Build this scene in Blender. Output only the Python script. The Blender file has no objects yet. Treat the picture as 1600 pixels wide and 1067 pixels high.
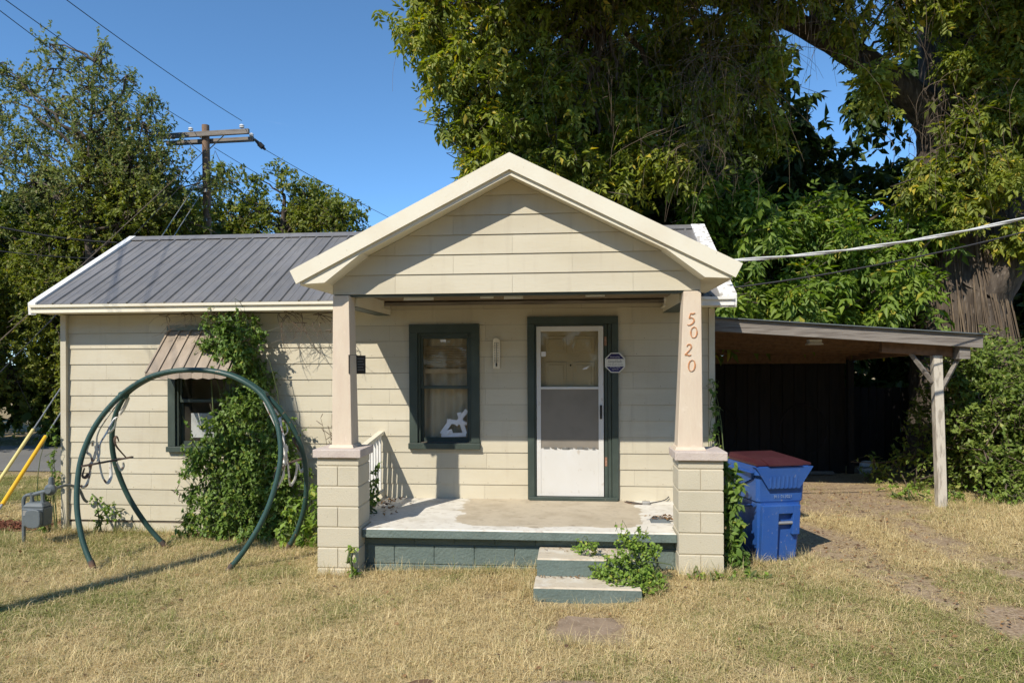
import bpy, math, random
import numpy as np
from mathutils import Vector, Matrix

random.seed(7)
RNG = np.random.default_rng(11)
R = math.radians
scene = bpy.context.scene
COL = scene.collection

# ------------------------------------------------------------------ camera
cam_data = bpy.data.cameras.new('camera')
cam_data.sensor_width = 36.0
cam_data.lens = 24.98
cam_data.shift_y = 0.0203
cam_data.clip_start = 0.1
cam_data.clip_end = 2000
cam = bpy.data.objects.new('camera', cam_data)
COL.objects.link(cam)
cam.rotation_euler = (R(90), R(0.25), R(5.15))
cam.location = (0, 0, 2.1)
scene.camera = cam

# ------------------------------------------------------------------ sky, sun, exposure
SUN_DIR = Vector((0.54, 1.0, -1.07)).normalized()        # the way the light travels
world = bpy.data.worlds.new('World')
scene.world = world
world.use_nodes = True
wn = world.node_tree
for n in list(wn.nodes):
    wn.nodes.remove(n)
wout = wn.nodes.new('ShaderNodeOutputWorld')
wbg = wn.nodes.new('ShaderNodeBackground')
wsky = wn.nodes.new('ShaderNodeTexSky')
wsky.sky_type = 'NISHITA'
wsky.sun_disc = False
wsky.sun_elevation = math.asin(-SUN_DIR.z)
# sun position azimuth: sun_rotation is clockwise from +Y
wsky.sun_rotation = math.atan2(-SUN_DIR.x, -SUN_DIR.y)
wsky.altitude = 1500
wsky.air_density = 0.8
wsky.dust_density = 0.0
wsky.ozone_density = 10.0
wbg.inputs['Strength'].default_value = 0.136
# thin cirrus: a faint wispy noise over the whole dome
wtc = wn.nodes.new('ShaderNodeTexCoord')
wmap = wn.nodes.new('ShaderNodeMapping')
wmap.inputs['Scale'].default_value = (2.2, 1.0, 5.0)
wmap.inputs['Rotation'].default_value = (0.2, 0.5, 0.4)
wno = wn.nodes.new('ShaderNodeTexNoise')
wno.inputs['Scale'].default_value = 2.2
wno.inputs['Detail'].default_value = 7
wno.inputs['Distortion'].default_value = 0.8
wr = wn.nodes.new('ShaderNodeValToRGB')
wr.color_ramp.elements[0].position = 0.68
wr.color_ramp.elements[0].color = (0, 0, 0, 1)
wr.color_ramp.elements[1].position = 0.85
wr.color_ramp.elements[1].color = (0.16, 0.16, 0.16, 1)
wmix = wn.nodes.new('ShaderNodeMixRGB')
wmix.inputs['Color2'].default_value = (7.0, 7.4, 8.0, 1)
wn.links.new(wtc.outputs['Generated'], wmap.inputs['Vector'])
wn.links.new(wmap.outputs['Vector'], wno.inputs['Vector'])
wn.links.new(wno.outputs['Fac'], wr.inputs['Fac'])
wn.links.new(wr.outputs['Color'], wmix.inputs['Fac'])
whs = wn.nodes.new('ShaderNodeHueSaturation')
whs.inputs['Hue'].default_value = 0.488
whs.inputs['Saturation'].default_value = 0.97
wn.links.new(wsky.outputs['Color'], whs.inputs['Color'])
wn.links.new(whs.outputs['Color'], wmix.inputs['Color1'])
wn.links.new(wmix.outputs['Color'], wbg.inputs['Color'])
wn.links.new(wbg.outputs['Background'], wout.inputs['Surface'])

sun_data = bpy.data.lights.new('sun', 'SUN')
sun_data.energy = 3.3
sun_data.angle = R(0.53)
sun_data.color = (1.0, 0.925, 0.80)
sun = bpy.data.objects.new('sun', sun_data)
COL.objects.link(sun)
sun.rotation_euler = SUN_DIR.to_track_quat('-Z', 'Y').to_euler()
sun.location = (-20, -30, 40)

scene.view_settings.view_transform = 'Standard'
scene.view_settings.look = 'None'
scene.view_settings.exposure = 0.68
scene.view_settings.gamma = 1.0
scene.view_settings.use_curve_mapping = False
scene.render.engine = 'CYCLES'
scene.cycles.max_bounces = 6
scene.cycles.transparent_max_bounces = 12

# ------------------------------------------------------------------ materials
def new_mat(name):
    m = bpy.data.materials.new(name)
    m.use_nodes = True
    nt = m.node_tree
    for n in list(nt.nodes):
        nt.nodes.remove(n)
    out = nt.nodes.new('ShaderNodeOutputMaterial')
    return m, nt, out

def N(nt, kind, **kw):
    n = nt.nodes.new(kind)
    for k, v in kw.items():
        if k in n.inputs:
            n.inputs[k].default_value = v
        else:
            setattr(n, k, v)
    return n

def c4(c):
    return (c[0], c[1], c[2], 1.0)

def noise_fac(nt, scale, stretch=(1, 1, 1), detail=5, lo=0.4, hi=0.65, dist=0.0):
    g = N(nt, 'ShaderNodeNewGeometry')
    mp = N(nt, 'ShaderNodeMapping')
    mp.inputs['Scale'].default_value = stretch
    nt.links.new(g.outputs['Position'], mp.inputs['Vector'])
    no = N(nt, 'ShaderNodeTexNoise')
    no.inputs['Scale'].default_value = scale
    no.inputs['Detail'].default_value = detail
    no.inputs['Distortion'].default_value = dist
    nt.links.new(mp.outputs['Vector'], no.inputs['Vector'])
    r = N(nt, 'ShaderNodeMapRange')
    r.inputs['From Min'].default_value = lo
    r.inputs['From Max'].default_value = hi
    nt.links.new(no.outputs['Fac'], r.inputs['Value'])
    return r.outputs['Result'], no.outputs['Fac']

def mix_col(nt, fac, a, b):
    m = N(nt, 'ShaderNodeMixRGB')
    for s, v in (('Color1', a), ('Color2', b)):
        if isinstance(v, tuple):
            m.inputs[s].default_value = c4(v)
        else:
            nt.links.new(v, m.inputs[s])
    if isinstance(fac, float):
        m.inputs['Fac'].default_value = fac
    else:
        nt.links.new(fac, m.inputs['Fac'])
    return m.outputs['Color']

def surf(name, base, layers=(), rough=0.7, bump=0.0, bump_scale=60, bump_stretch=(1, 1, 1), metal=0.0,
         rnd=0.0, spec=0.4, coat=0.0, rough_var=0.0):
    """base colour + noise layers (colour, scale, stretch, lo, hi, strength), grain bump, per-object tone."""
    m, nt, out = new_mat(name)
    b = N(nt, 'ShaderNodeBsdfPrincipled')
    col = base
    first = None
    for (lc, sc, st, lo, hi, k) in layers:
        f, raw = noise_fac(nt, sc, st, 6, lo, hi)
        mul = N(nt, 'ShaderNodeMath', operation='MULTIPLY')
        nt.links.new(f, mul.inputs[0])
        mul.inputs[1].default_value = k
        mul.use_clamp = True
        col = mix_col(nt, mul.outputs[0], col, lc)
        first = first or raw
    if rnd > 0:
        oi = N(nt, 'ShaderNodeObjectInfo')
        mr = N(nt, 'ShaderNodeMapRange')
        mr.inputs['To Min'].default_value = 1 - rnd
        mr.inputs['To Max'].default_value = 1 + rnd
        nt.links.new(oi.outputs['Random'], mr.inputs['Value'])
        h = N(nt, 'ShaderNodeHueSaturation')
        if isinstance(col, tuple):
            h.inputs['Color'].default_value = c4(col)
        else:
            nt.links.new(col, h.inputs['Color'])
        nt.links.new(mr.outputs['Result'], h.inputs['Value'])
        col = h.outputs['Color']
    if isinstance(col, tuple):
        b.inputs['Base Color'].default_value = c4(col)
    else:
        nt.links.new(col, b.inputs['Base Color'])
    b.inputs['Roughness'].default_value = rough
    b.inputs['Metallic'].default_value = metal
    b.inputs['Specular IOR Level'].default_value = spec
    b.inputs['Coat Weight'].default_value = coat
    if rough_var > 0:
        f, _ = noise_fac(nt, 7, (1, 1, 1), 5, 0.3, 0.7)
        mr = N(nt, 'ShaderNodeMapRange')
        mr.inputs['To Min'].default_value = max(0.02, rough - rough_var)
        mr.inputs['To Max'].default_value = min(1, rough + rough_var)
        nt.links.new(f, mr.inputs['Value'])
        nt.links.new(mr.outputs['Result'], b.inputs['Roughness'])
    if bump > 0:
        _, raw = noise_fac(nt, bump_scale, bump_stretch, 6)
        bp = N(nt, 'ShaderNodeBump')
        bp.inputs['Strength'].default_value = bump
        bp.inputs['Distance'].default_value = 0.01
        nt.links.new(raw, bp.inputs['Height'])
        nt.links.new(bp.outputs['Normal'], b.inputs['Normal'])
    nt.links.new(b.outputs['BSDF'], out.inputs['Surface'])
    return m

def leaf_mat(name, a, b_, c=None, cfrac=0.1, trans=0.3, rough=0.5, tint=False, sat_noise=0.5):
    """leaf colour varies leaf by leaf (mesh islands) and in patches."""
    m, nt, out = new_mat(name)
    g = N(nt, 'ShaderNodeNewGeometry')
    f, _ = noise_fac(nt, sat_noise, (1, 1, 1), 4, 0.35, 0.65)
    add = N(nt, 'ShaderNodeMath', operation='MULTIPLY_ADD')
    nt.links.new(g.outputs['Random Per Island'], add.inputs[0])
    add.inputs[1].default_value = 0.6
    ml = N(nt, 'ShaderNodeMath', operation='MULTIPLY')
    nt.links.new(f, ml.inputs[0]); ml.inputs[1].default_value = 0.4
    nt.links.new(ml.outputs[0], add.inputs[2])
    col = mix_col(nt, add.outputs[0], a, b_)
    if c is not None:
        gt = N(nt, 'ShaderNodeMath', operation='GREATER_THAN')
        fr = N(nt, 'ShaderNodeMath', operation='FRACT')
        mu = N(nt, 'ShaderNodeMath', operation='MULTIPLY')
        nt.links.new(g.outputs['Random Per Island'], mu.inputs[0]); mu.inputs[1].default_value = 37.7
        nt.links.new(mu.outputs[0], fr.inputs[0])
        nt.links.new(fr.outputs[0], gt.inputs[0]); gt.inputs[1].default_value = 1 - cfrac
        col = mix_col(nt, gt.outputs[0], col, c)
    b = N(nt, 'ShaderNodeBsdfPrincipled')
    nt.links.new(col, b.inputs['Base Color'])
    b.inputs['Roughness'].default_value = rough
    b.inputs['Specular IOR Level'].default_value = 0.35
    t = N(nt, 'ShaderNodeBsdfTranslucent')
    h = N(nt, 'ShaderNodeHueSaturation')
    h.inputs['Saturation'].default_value = 1.15
    h.inputs['Value'].default_value = 1.5
    nt.links.new(col, h.inputs['Color'])
    nt.links.new(h.outputs['Color'], t.inputs['Color'])
    mx = N(nt, 'ShaderNodeMixShader')
    mx.inputs['Fac'].default_value = trans
    nt.links.new(b.outputs['BSDF'], mx.inputs[1])
    nt.links.new(t.outputs['BSDF'], mx.inputs[2])
    nt.links.new(mx.outputs['Shader'], out.inputs['Surface'])
    return m

def glass_mat(name, tint=(1, 1, 1), dust=0.08, rough=0.02):
    m, nt, out = new_mat(name)
    tr = N(nt, 'ShaderNodeBsdfTransparent'); tr.inputs['Color'].default_value = c4(tint)
    gl = N(nt, 'ShaderNodeBsdfGlossy'); gl.inputs['Roughness'].default_value = rough
    fr = N(nt, 'ShaderNodeFresnel'); fr.inputs['IOR'].default_value = 1.22
    mx = N(nt, 'ShaderNodeMixShader')
    nt.links.new(fr.outputs['Fac'], mx.inputs['Fac'])
    nt.links.new(tr.outputs['BSDF'], mx.inputs[1]); nt.links.new(gl.outputs['BSDF'], mx.inputs[2])
    di = N(nt, 'ShaderNodeBsdfDiffuse'); di.inputs['Color'].default_value = (0.5, 0.46, 0.38, 1)
    f, _ = noise_fac(nt, 3.0, (1, 1, 0.6), 6, 0.3, 0.8)
    ml = N(nt, 'ShaderNodeMath', operation='MULTIPLY'); ml.inputs[1].default_value = dust * 2
    nt.links.new(f, ml.inputs[0])
    m2 = N(nt, 'ShaderNodeMixShader')
    nt.links.new(ml.outputs[0], m2.inputs['Fac'])
    nt.links.new(mx.outputs['Shader'], m2.inputs[1]); nt.links.new(di.outputs['BSDF'], m2.inputs[2])
    nt.links.new(m2.outputs['Shader'], out.inputs['Surface'])
    return m

M = {}
M['siding'] = surf('siding_paint', (0.56, 0.512, 0.395), [((0.47, 0.41, 0.29), 1.3, (1, 1, 2.5), 0.42, 0.75, 0.55), ((0.40, 0.34, 0.25), 5, (2.2, 1, .25), 0.56, 0.78, 0.35),
                   ((0.45, 0.37, 0.25), 9, (0.5, 1, 3), 0.62, 0.8, 0.35), ((0.30, 0.23, 0.15), 46, (1, 1, 1), 0.71, 0.76, 0.5)],
                   rough=0.55, bump=0.12, bump_scale=18, bump_stretch=(0.35, 1, 2.5), rnd=0.05, spec=0.35)
M['cream'] = surf('cream_trim_paint', (0.73, 0.685, 0.555), [((0.62, 0.52, 0.37), 2.2, (1, 1, 1), 0.5, 0.8, 0.5),
                  ((0.4, 0.33, 0.24), 30, (1, 1, 1), 0.70, 0.76, 0.6)], rough=0.5, bump=0.08, bump_scale=40)
M['white'] = surf('white_trim_paint', (0.78, 0.77, 0.74), [((0.55, 0.53, 0.48), 6, (1, 1, 2), 0.52, 0.75, 0.45)], rough=0.45, bump=0.05)
M['peelwhite'] = surf('peeling_white_paint', (0.80, 0.79, 0.76), [((0.35, 0.32, 0.28), 14, (1, 1, 1.5), 0.52, 0.58, 0.8)], rough=0.7, bump=0.25, bump_scale=25)
M['pink'] = surf('pinkish_post_paint', (0.64, 0.54, 0.42), [((0.56, 0.44, 0.34), 5, (2, 2, 0.6), 0.45, 0.75, 0.6),
                 ((0.74, 0.65, 0.54), 22, (1, 1, 0.6), 0.6, 0.75, 0.5), ((0.30, 0.20, 0.14), 60, (1, 1, 1), 0.71, 0.75, 0.6)], rough=0.6, bump=0.2, bump_scale=30, bump_stretch=(2, 2, .5))
M['block'] = surf('beige_block_paint', (0.545, 0.495, 0.38), [((0.45, 0.41, 0.30), 2.5, (1, 1, 1), 0.45, 0.75, 0.5),
                  ((0.34, 0.29, 0.21), 40, (1, 1, 1), 0.66, 0.74, 0.6)], rough=0.75, bump=0.35, bump_scale=70, rnd=0.03)
M['mortar'] = surf('painted_mortar', (0.47, 0.41, 0.30), [((0.36, 0.31, 0.22), 20, (1, 1, 1), 0.5, 0.7, 0.5)], rough=0.9, bump=0.3)
M['cap'] = surf('pinkish_cap_concrete', (0.55, 0.475, 0.42), [((0.45, 0.37, 0.34), 5, (1, 1, 1), 0.45, 0.7, 0.6),
                ((0.36, 0.29, 0.25), 45, (1, 1, 1), 0.6, 0.72, 0.6)], rough=0.85, bump=0.5, bump_scale=55)
M['green'] = surf('dark_green_paint', (0.042, 0.058, 0.048), [((0.075, 0.100, 0.085), 3, (1, 1, 1), 0.45, 0.75, 0.7),
                  ((0.20, 0.19, 0.15), 45, (1, 1, .5), 0.69, 0.74, 0.5)], rough=0.5, bump=0.1, bump_scale=40)
M['greencon'] = surf('green_painted_concrete', (0.125, 0.165, 0.150), [((0.17, 0.21, 0.19), 2.2, (1, 1, 1), 0.4, 0.7, 0.7),
                     ((0.09, 0.115, 0.10), 9, (1, 1, 2.0), 0.55, 0.72, 0.6), ((0.42, 0.40, 0.34), 50, (1, 1, 1), 0.68, 0.73, 0.6)],
                     rough=0.85, bump=0.9, bump_scale=38, rnd=0.06)
M['steptop'] = surf('worn_step_concrete', (0.55, 0.48, 0.37), [((0.66, 0.62, 0.53), 6, (1, 1, 1), 0.5, 0.65, 0.8),
                    ((0.36, 0.29, 0.21), 14, (0.6, 1, 1), 0.55, 0.72, 0.7)], rough=0.9, bump=0.4, bump_scale=40)
M['greenpipe'] = surf('green_pipe_paint', (0.026, 0.066, 0.057), [((0.050, 0.105, 0.092), 4, (1, 1, 1), 0.45, 0.7, 0.6),
                      ((0.28, 0.17, 0.09), 26, (1, 1, 1), 0.66, 0.71, 0.75), ((0.30, 0.34, 0.31), 60, (1, 1, 1), 0.69, 0.74, 0.4)], rough=0.42, bump=0.12)
M['scroll'] = surf('chipped_white_iron', (0.74, 0.72, 0.67), [((0.25, 0.12, 0.07), 16, (1, 1, 1), 0.56, 0.62, 0.9)], rough=0.6, bump=0.2)
M['rustbar'] = surf('rusty_iron', (0.085, 0.065, 0.055), [((0.17, 0.09, 0.05), 14, (1, 1, 1), 0.5, 0.65, 0.8)], rough=0.8, bump=0.3)
M['roof'] = surf('grey_roof_metal', (0.185, 0.180, 0.178), [((0.26, 0.25, 0.245), 1.1, (1, 0.8, 1), 0.42, 0.7, 0.6),
                 ((0.115, 0.11, 0.108), 6, (4, 0.5, 0.5), 0.5, 0.75, 0.6), ((0.27, 0.26, 0.25), 26, (6, 0.4, 0.4), 0.62, 0.75, 0.45)], rough=0.5, metal=0.15, spec=0.5, rnd=0.07, rough_var=0.12)
M['wood'] = surf('weathered_wood', (0.235, 0.21, 0.185), [((0.12, 0.10, 0.085), 7, (0.35, 2, 5), 0.45, 0.65, 0.8),
                 ((0.40, 0.37, 0.33), 15, (0.3, 2, 6), 0.55, 0.75, 0.5)], rough=0.9, bump=0.4, bump_scale=16, bump_stretch=(0.3, 3, 8))
M['polewood'] = surf('utility_pole_wood', (0.23, 0.15, 0.10), [((0.14, 0.09, 0.065), 5, (4, 4, 0.5), 0.45, 0.65, 0.8),
                     ((0.34, 0.26, 0.19), 11, (4, 4, 0.4), 0.55, 0.72, 0.6)], rough=0.9, bump=0.4, bump_scale=20, bump_stretch=(5, 5, .5))
M['postwood'] = surf('flaking_white_post', (0.55, 0.50, 0.42), [((0.30, 0.26, 0.21), 8, (3, 3, 0.6), 0.5, 0.62, 0.8)], rough=0.85, bump=0.3, bump_scale=20, bump_stretch=(3, 3, .4))
M['brownwood'] = surf('brown_rafter_wood', (0.20, 0.115, 0.065), [((0.13, 0.075, 0.045), 5, (3, 0.4, 3), 0.45, 0.65, 0.8)], rough=0.85, bump=0.25)
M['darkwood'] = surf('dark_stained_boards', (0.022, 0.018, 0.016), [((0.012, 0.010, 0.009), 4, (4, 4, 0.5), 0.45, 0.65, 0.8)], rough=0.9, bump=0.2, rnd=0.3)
M['ceil'] = surf('dingy_ceiling_paint', (0.22, 0.17, 0.11), [((0.14, 0.10, 0.065), 2, (1, 1, 1), 0.4, 0.7, 0.7)], rough=0.8)
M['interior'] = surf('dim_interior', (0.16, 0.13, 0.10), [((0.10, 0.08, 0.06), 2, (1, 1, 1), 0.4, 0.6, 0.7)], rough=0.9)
M['curtain'] = surf('tan_curtain', (0.74, 0.62, 0.45), [((0.60, 0.49, 0.35), 5, (4, 1, 0.5), 0.4, 0.65, 0.6)], rough=0.9)
M['blind'] = surf('tan_blind_slat', (0.74, 0.56, 0.36), [((0.3, 0.2, 0.11), 8, (1, 1, 1), 0.45, 0.7, 0.5)], rough=0.6)
M['innerdoor'] = surf('tan_door_paint', (0.78, 0.65, 0.44), [((0.66, 0.54, 0.36), 4, (1, 1, 1), 0.45, 0.7, 0.5)], rough=0.6)
M['screen'] = surf('grey_insect_screen', (0.23, 0.205, 0.17), [((0.16, 0.145, 0.12), 3, (1, 1, 1), 0.4, 0.7, 0.7)], rough=0.8)
M['alu'] = surf('white_door_enamel', (0.64, 0.63, 0.605), [((0.58, 0.56, 0.51), 3, (1, 1, 0.7), 0.45, 0.75, 0.6), ((0.40, 0.33, 0.25), 16, (1, 1, .6), 0.64, 0.74, 0.5)], rough=0.4, bump=0.05)
M['black'] = surf('black_plastic', (0.015, 0.015, 0.015), rough=0.5)
M['paper'] = surf('white_paper', (0.72, 0.72, 0.74), [((0.6, 0.6, 0.6), 8, (1, 1, 1), 0.5, 0.7, 0.4)], rough=0.9)
M['signwhite'] = surf('sign_white', (0.70, 0.69, 0.64), rough=0.5)
M['signblue'] = surf('sign_navy', (0.022, 0.018, 0.10), rough=0.5)
M['ink'] = surf('printed_ink', (0.03, 0.03, 0.03), rough=0.6)
M['ink2'] = surf('rusty_nail_head', (0.24, 0.20, 0.14), [((0.45, 0.39, 0.28), 3, (1, 1, 1), 0.45, 0.6, 0.9)], rough=0.8)
M['inkgrey'] = surf('faded_ink', (0.16, 0.16, 0.15), rough=0.6)
M['stamp'] = surf('stamped_pale_ink', (0.22, 0.29, 0.44), [((0.06, 0.12, 0.33), 60, (1, 1, 1), 0.45, 0.6, 0.7)], rough=0.6)
M['inkwhite'] = surf('white_print', (0.75, 0.75, 0.78), rough=0.6)
M['thermo'] = surf('yellowed_thermometer', (0.80, 0.74, 0.60), [((0.5, 0.42, 0.29), 12, (1, 1, 1), 0.45, 0.7, 0.5)], rough=0.5)
M['hinge'] = surf('rusty_hinge', (0.26, 0.13, 0.08), [((0.36, 0.25, 0.19), 40, (1, 1, 1), 0.5, 0.62, 0.8)], rough=0.8)
M['rustnum'] = surf('copper_coloured_digits', (0.58, 0.26, 0.11), [((0.45, 0.30, 0.21), 30, (1, 1, 1), 0.5, 0.62, 0.8)], rough=0.5, metal=0.2)
M['plaque'] = surf('dark_bronze_plaque', (0.045, 0.036, 0.028), [((0.09, 0.08, 0.06), 60, (1, 1, 1), 0.5, 0.65, 0.6)], rough=0.5, metal=0.2)
M['binblue'] = surf('faded_blue_plastic', (0.020, 0.085, 0.33), [((0.055, 0.13, 0.34), 2.5, (1, 1, 1), 0.4, 0.7, 0.6),
                    ((0.30, 0.30, 0.32), 38, (1.4, 1.4, 0.8), 0.655, 0.74, 0.6), ((0.03, 0.05, 0.14), 6, (1, 1, .5), 0.6, 0.8, 0.5)], rough=0.5, bump=0.06, spec=0.35, rough_var=0.12)
M['binlid'] = surf('maroon_plastic_lid', (0.055, 0.013, 0.017), [((0.08, 0.028, 0.030), 3, (1, 1, 1), 0.45, 0.7, 0.6), ((0.28, 0.2, 0.18), 45, (1, 1, 1), 0.67, 0.73, 0.4)], rough=0.5, bump=0.05)
M['steel'] = surf('galvanised_steel', (0.42, 0.42, 0.41), [((0.28, 0.26, 0.24), 14, (1, 1, 1), 0.5, 0.7, 0.6)], rough=0.45, metal=0.6)
M['metergrey'] = surf('grey_meter_paint', (0.12, 0.14, 0.15), [((0.085, 0.10, 0.105), 7, (1, 1, 1), 0.45, 0.7, 0.6), ((0.3, 0.3, 0.29), 40, (1, 1, 1), 0.66, 0.73, 0.5)], rough=0.5, bump=0.08)
M['yellow'] = surf('yellow_guard_plastic', (0.80, 0.46, 0.02), [((0.7, 0.42, 0.06), 6, (1, 1, 1), 0.45, 0.7, 0.6)], rough=0.4)
M['paleyellow'] = surf('faded_yellow_guard', (0.70, 0.60, 0.24), [((0.6, 0.5, 0.22), 6, (1, 1, 1), 0.45, 0.7, 0.6)], rough=0.5)
M['wire'] = surf('dark_wire', (0.035, 0.035, 0.038), rough=0.6)
M['whitewire'] = surf('pale_service_cable', (0.62, 0.62, 0.60), [((0.4, 0.4, 0.4), 20, (1, 1, 1), 0.45, 0.7, 0.6)], rough=0.5)
M['porcelain'] = surf('white_porcelain', (0.75, 0.75, 0.73), rough=0.25)
M['awning'] = surf('tan_awning_metal', (0.33, 0.265, 0.20), [((0.24, 0.19, 0.14), 5, (2, 1, 1), 0.45, 0.7, 0.7), ((0.42, 0.36, 0.28), 14, (3, .6, .6), 0.6, 0.75, 0.5)], rough=0.6, rnd=0.12)
M['awninggreen'] = surf('grey_green_awning_trim', (0.15, 0.18, 0.155), [((0.22, 0.24, 0.2), 9, (1, 1, 1), 0.45, 0.7, 0.6)], rough=0.6)
M['bark'] = surf('grey_brown_bark', (0.105, 0.083, 0.064), [((0.050, 0.038, 0.029), 4, (3, 3, 0.5), 0.42, 0.62, 0.9),
                 ((0.24, 0.20, 0.16), 9, (2.5, 2.5, 0.5), 0.56, 0.72, 0.7)], rough=0.95, bump=1.0, bump_scale=9, bump_stretch=(3.5, 3.5, .6))
M['twig'] = surf('brown_twig', (0.115, 0.088, 0.066), rough=0.9)
M['greenstem'] = surf('green_stem', (0.10, 0.13, 0.045), rough=0.8)
M['deadvine'] = surf('dry_vine', (0.13, 0.095, 0.065), [((0.20, 0.15, 0.10), 3, (1, 1, 1), 0.45, 0.6, 0.8)], rough=0.9)
M['leaf_vine'] = leaf_mat('vine_leaf', (0.095, 0.175, 0.030), (0.20, 0.29, 0.055), (0.30, 0.33, 0.06), 0.06, trans=0.28)
M['leaf_weed'] = leaf_mat('weed_leaf', (0.13, 0.23, 0.035), (0.26, 0.37, 0.060), (0.38, 0.40, 0.07), 0.06, trans=0.3)
M['leaf_left'] = leaf_mat('olive_tree_leaf', (0.115, 0.155, 0.024), (0.245, 0.270, 0.050), (0.34, 0.29, 0.07), 0.06, trans=0.38, sat_noise=0.35)
M['leaf_sparse'] = leaf_mat('grey_green_leaf', (0.135, 0.175, 0.056), (0.245, 0.275, 0.090), (0.33, 0.28, 0.11), 0.10, trans=0.4, sat_noise=0.4)
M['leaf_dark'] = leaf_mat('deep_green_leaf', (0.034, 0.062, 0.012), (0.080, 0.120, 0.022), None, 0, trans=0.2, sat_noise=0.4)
M['leaf_box'] = leaf_mat('maple_leaf_green', (0.100, 0.180, 0.026), (0.235, 0.320, 0.050), (0.40, 0.37, 0.06), 0.04, trans=0.38, sat_noise=0.8)
M['leaf_yel'] = leaf_mat('turning_leaf', (0.125, 0.175, 0.024), (0.31, 0.335, 0.050), (0.52, 0.42, 0.06), 0.07, trans=0.38, sat_noise=0.6)
M['leaf_shrub'] = leaf_mat('shrub_leaf', (0.105, 0.165, 0.030), (0.25, 0.32, 0.065), (0.38, 0.40, 0.11), 0.05, trans=0.34, sat_noise=1.2)
M['leaf_dead'] = leaf_mat('dead_leaf', (0.22, 0.12, 0.055), (0.36, 0.22, 0.10), (0.12, 0.07, 0.04), 0.3, trans=0.1, rough=0.8)
M['glass'] = glass_mat('window_glass', (0.92, 0.93, 0.92), 0.03)
M['doorglass'] = glass_mat('storm_door_glass', (0.9, 0.9, 0.88), 0.03)
M['asphalt'] = surf('grey_asphalt', (0.17, 0.165, 0.155), [((0.23, 0.22, 0.20), 0.6, (1, 1, 1), 0.4, 0.7, 0.7), ((0.08, 0.078, 0.072), 35, (1, 1, 1), 0.55, 0.7, 0.5)], rough=0.9, bump=0.2)
M['pad'] = surf('sandy_concrete_pad', (0.30, 0.22, 0.15), [((0.20, 0.145, 0.095), 7, (1, 1, 1), 0.45, 0.65, 0.8), ((0.46, 0.38, 0.28), 40, (1, 1, 1), 0.58, 0.7, 0.6)], rough=0.95, bump=0.5, bump_scale=50)
M['mulch'] = surf('red_mulch', (0.17, 0.06, 0.03), [((0.09, 0.035, 0.02), 40, (1, 1, 1), 0.45, 0.6, 0.8)], rough=0.95, bump=0.6)

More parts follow.
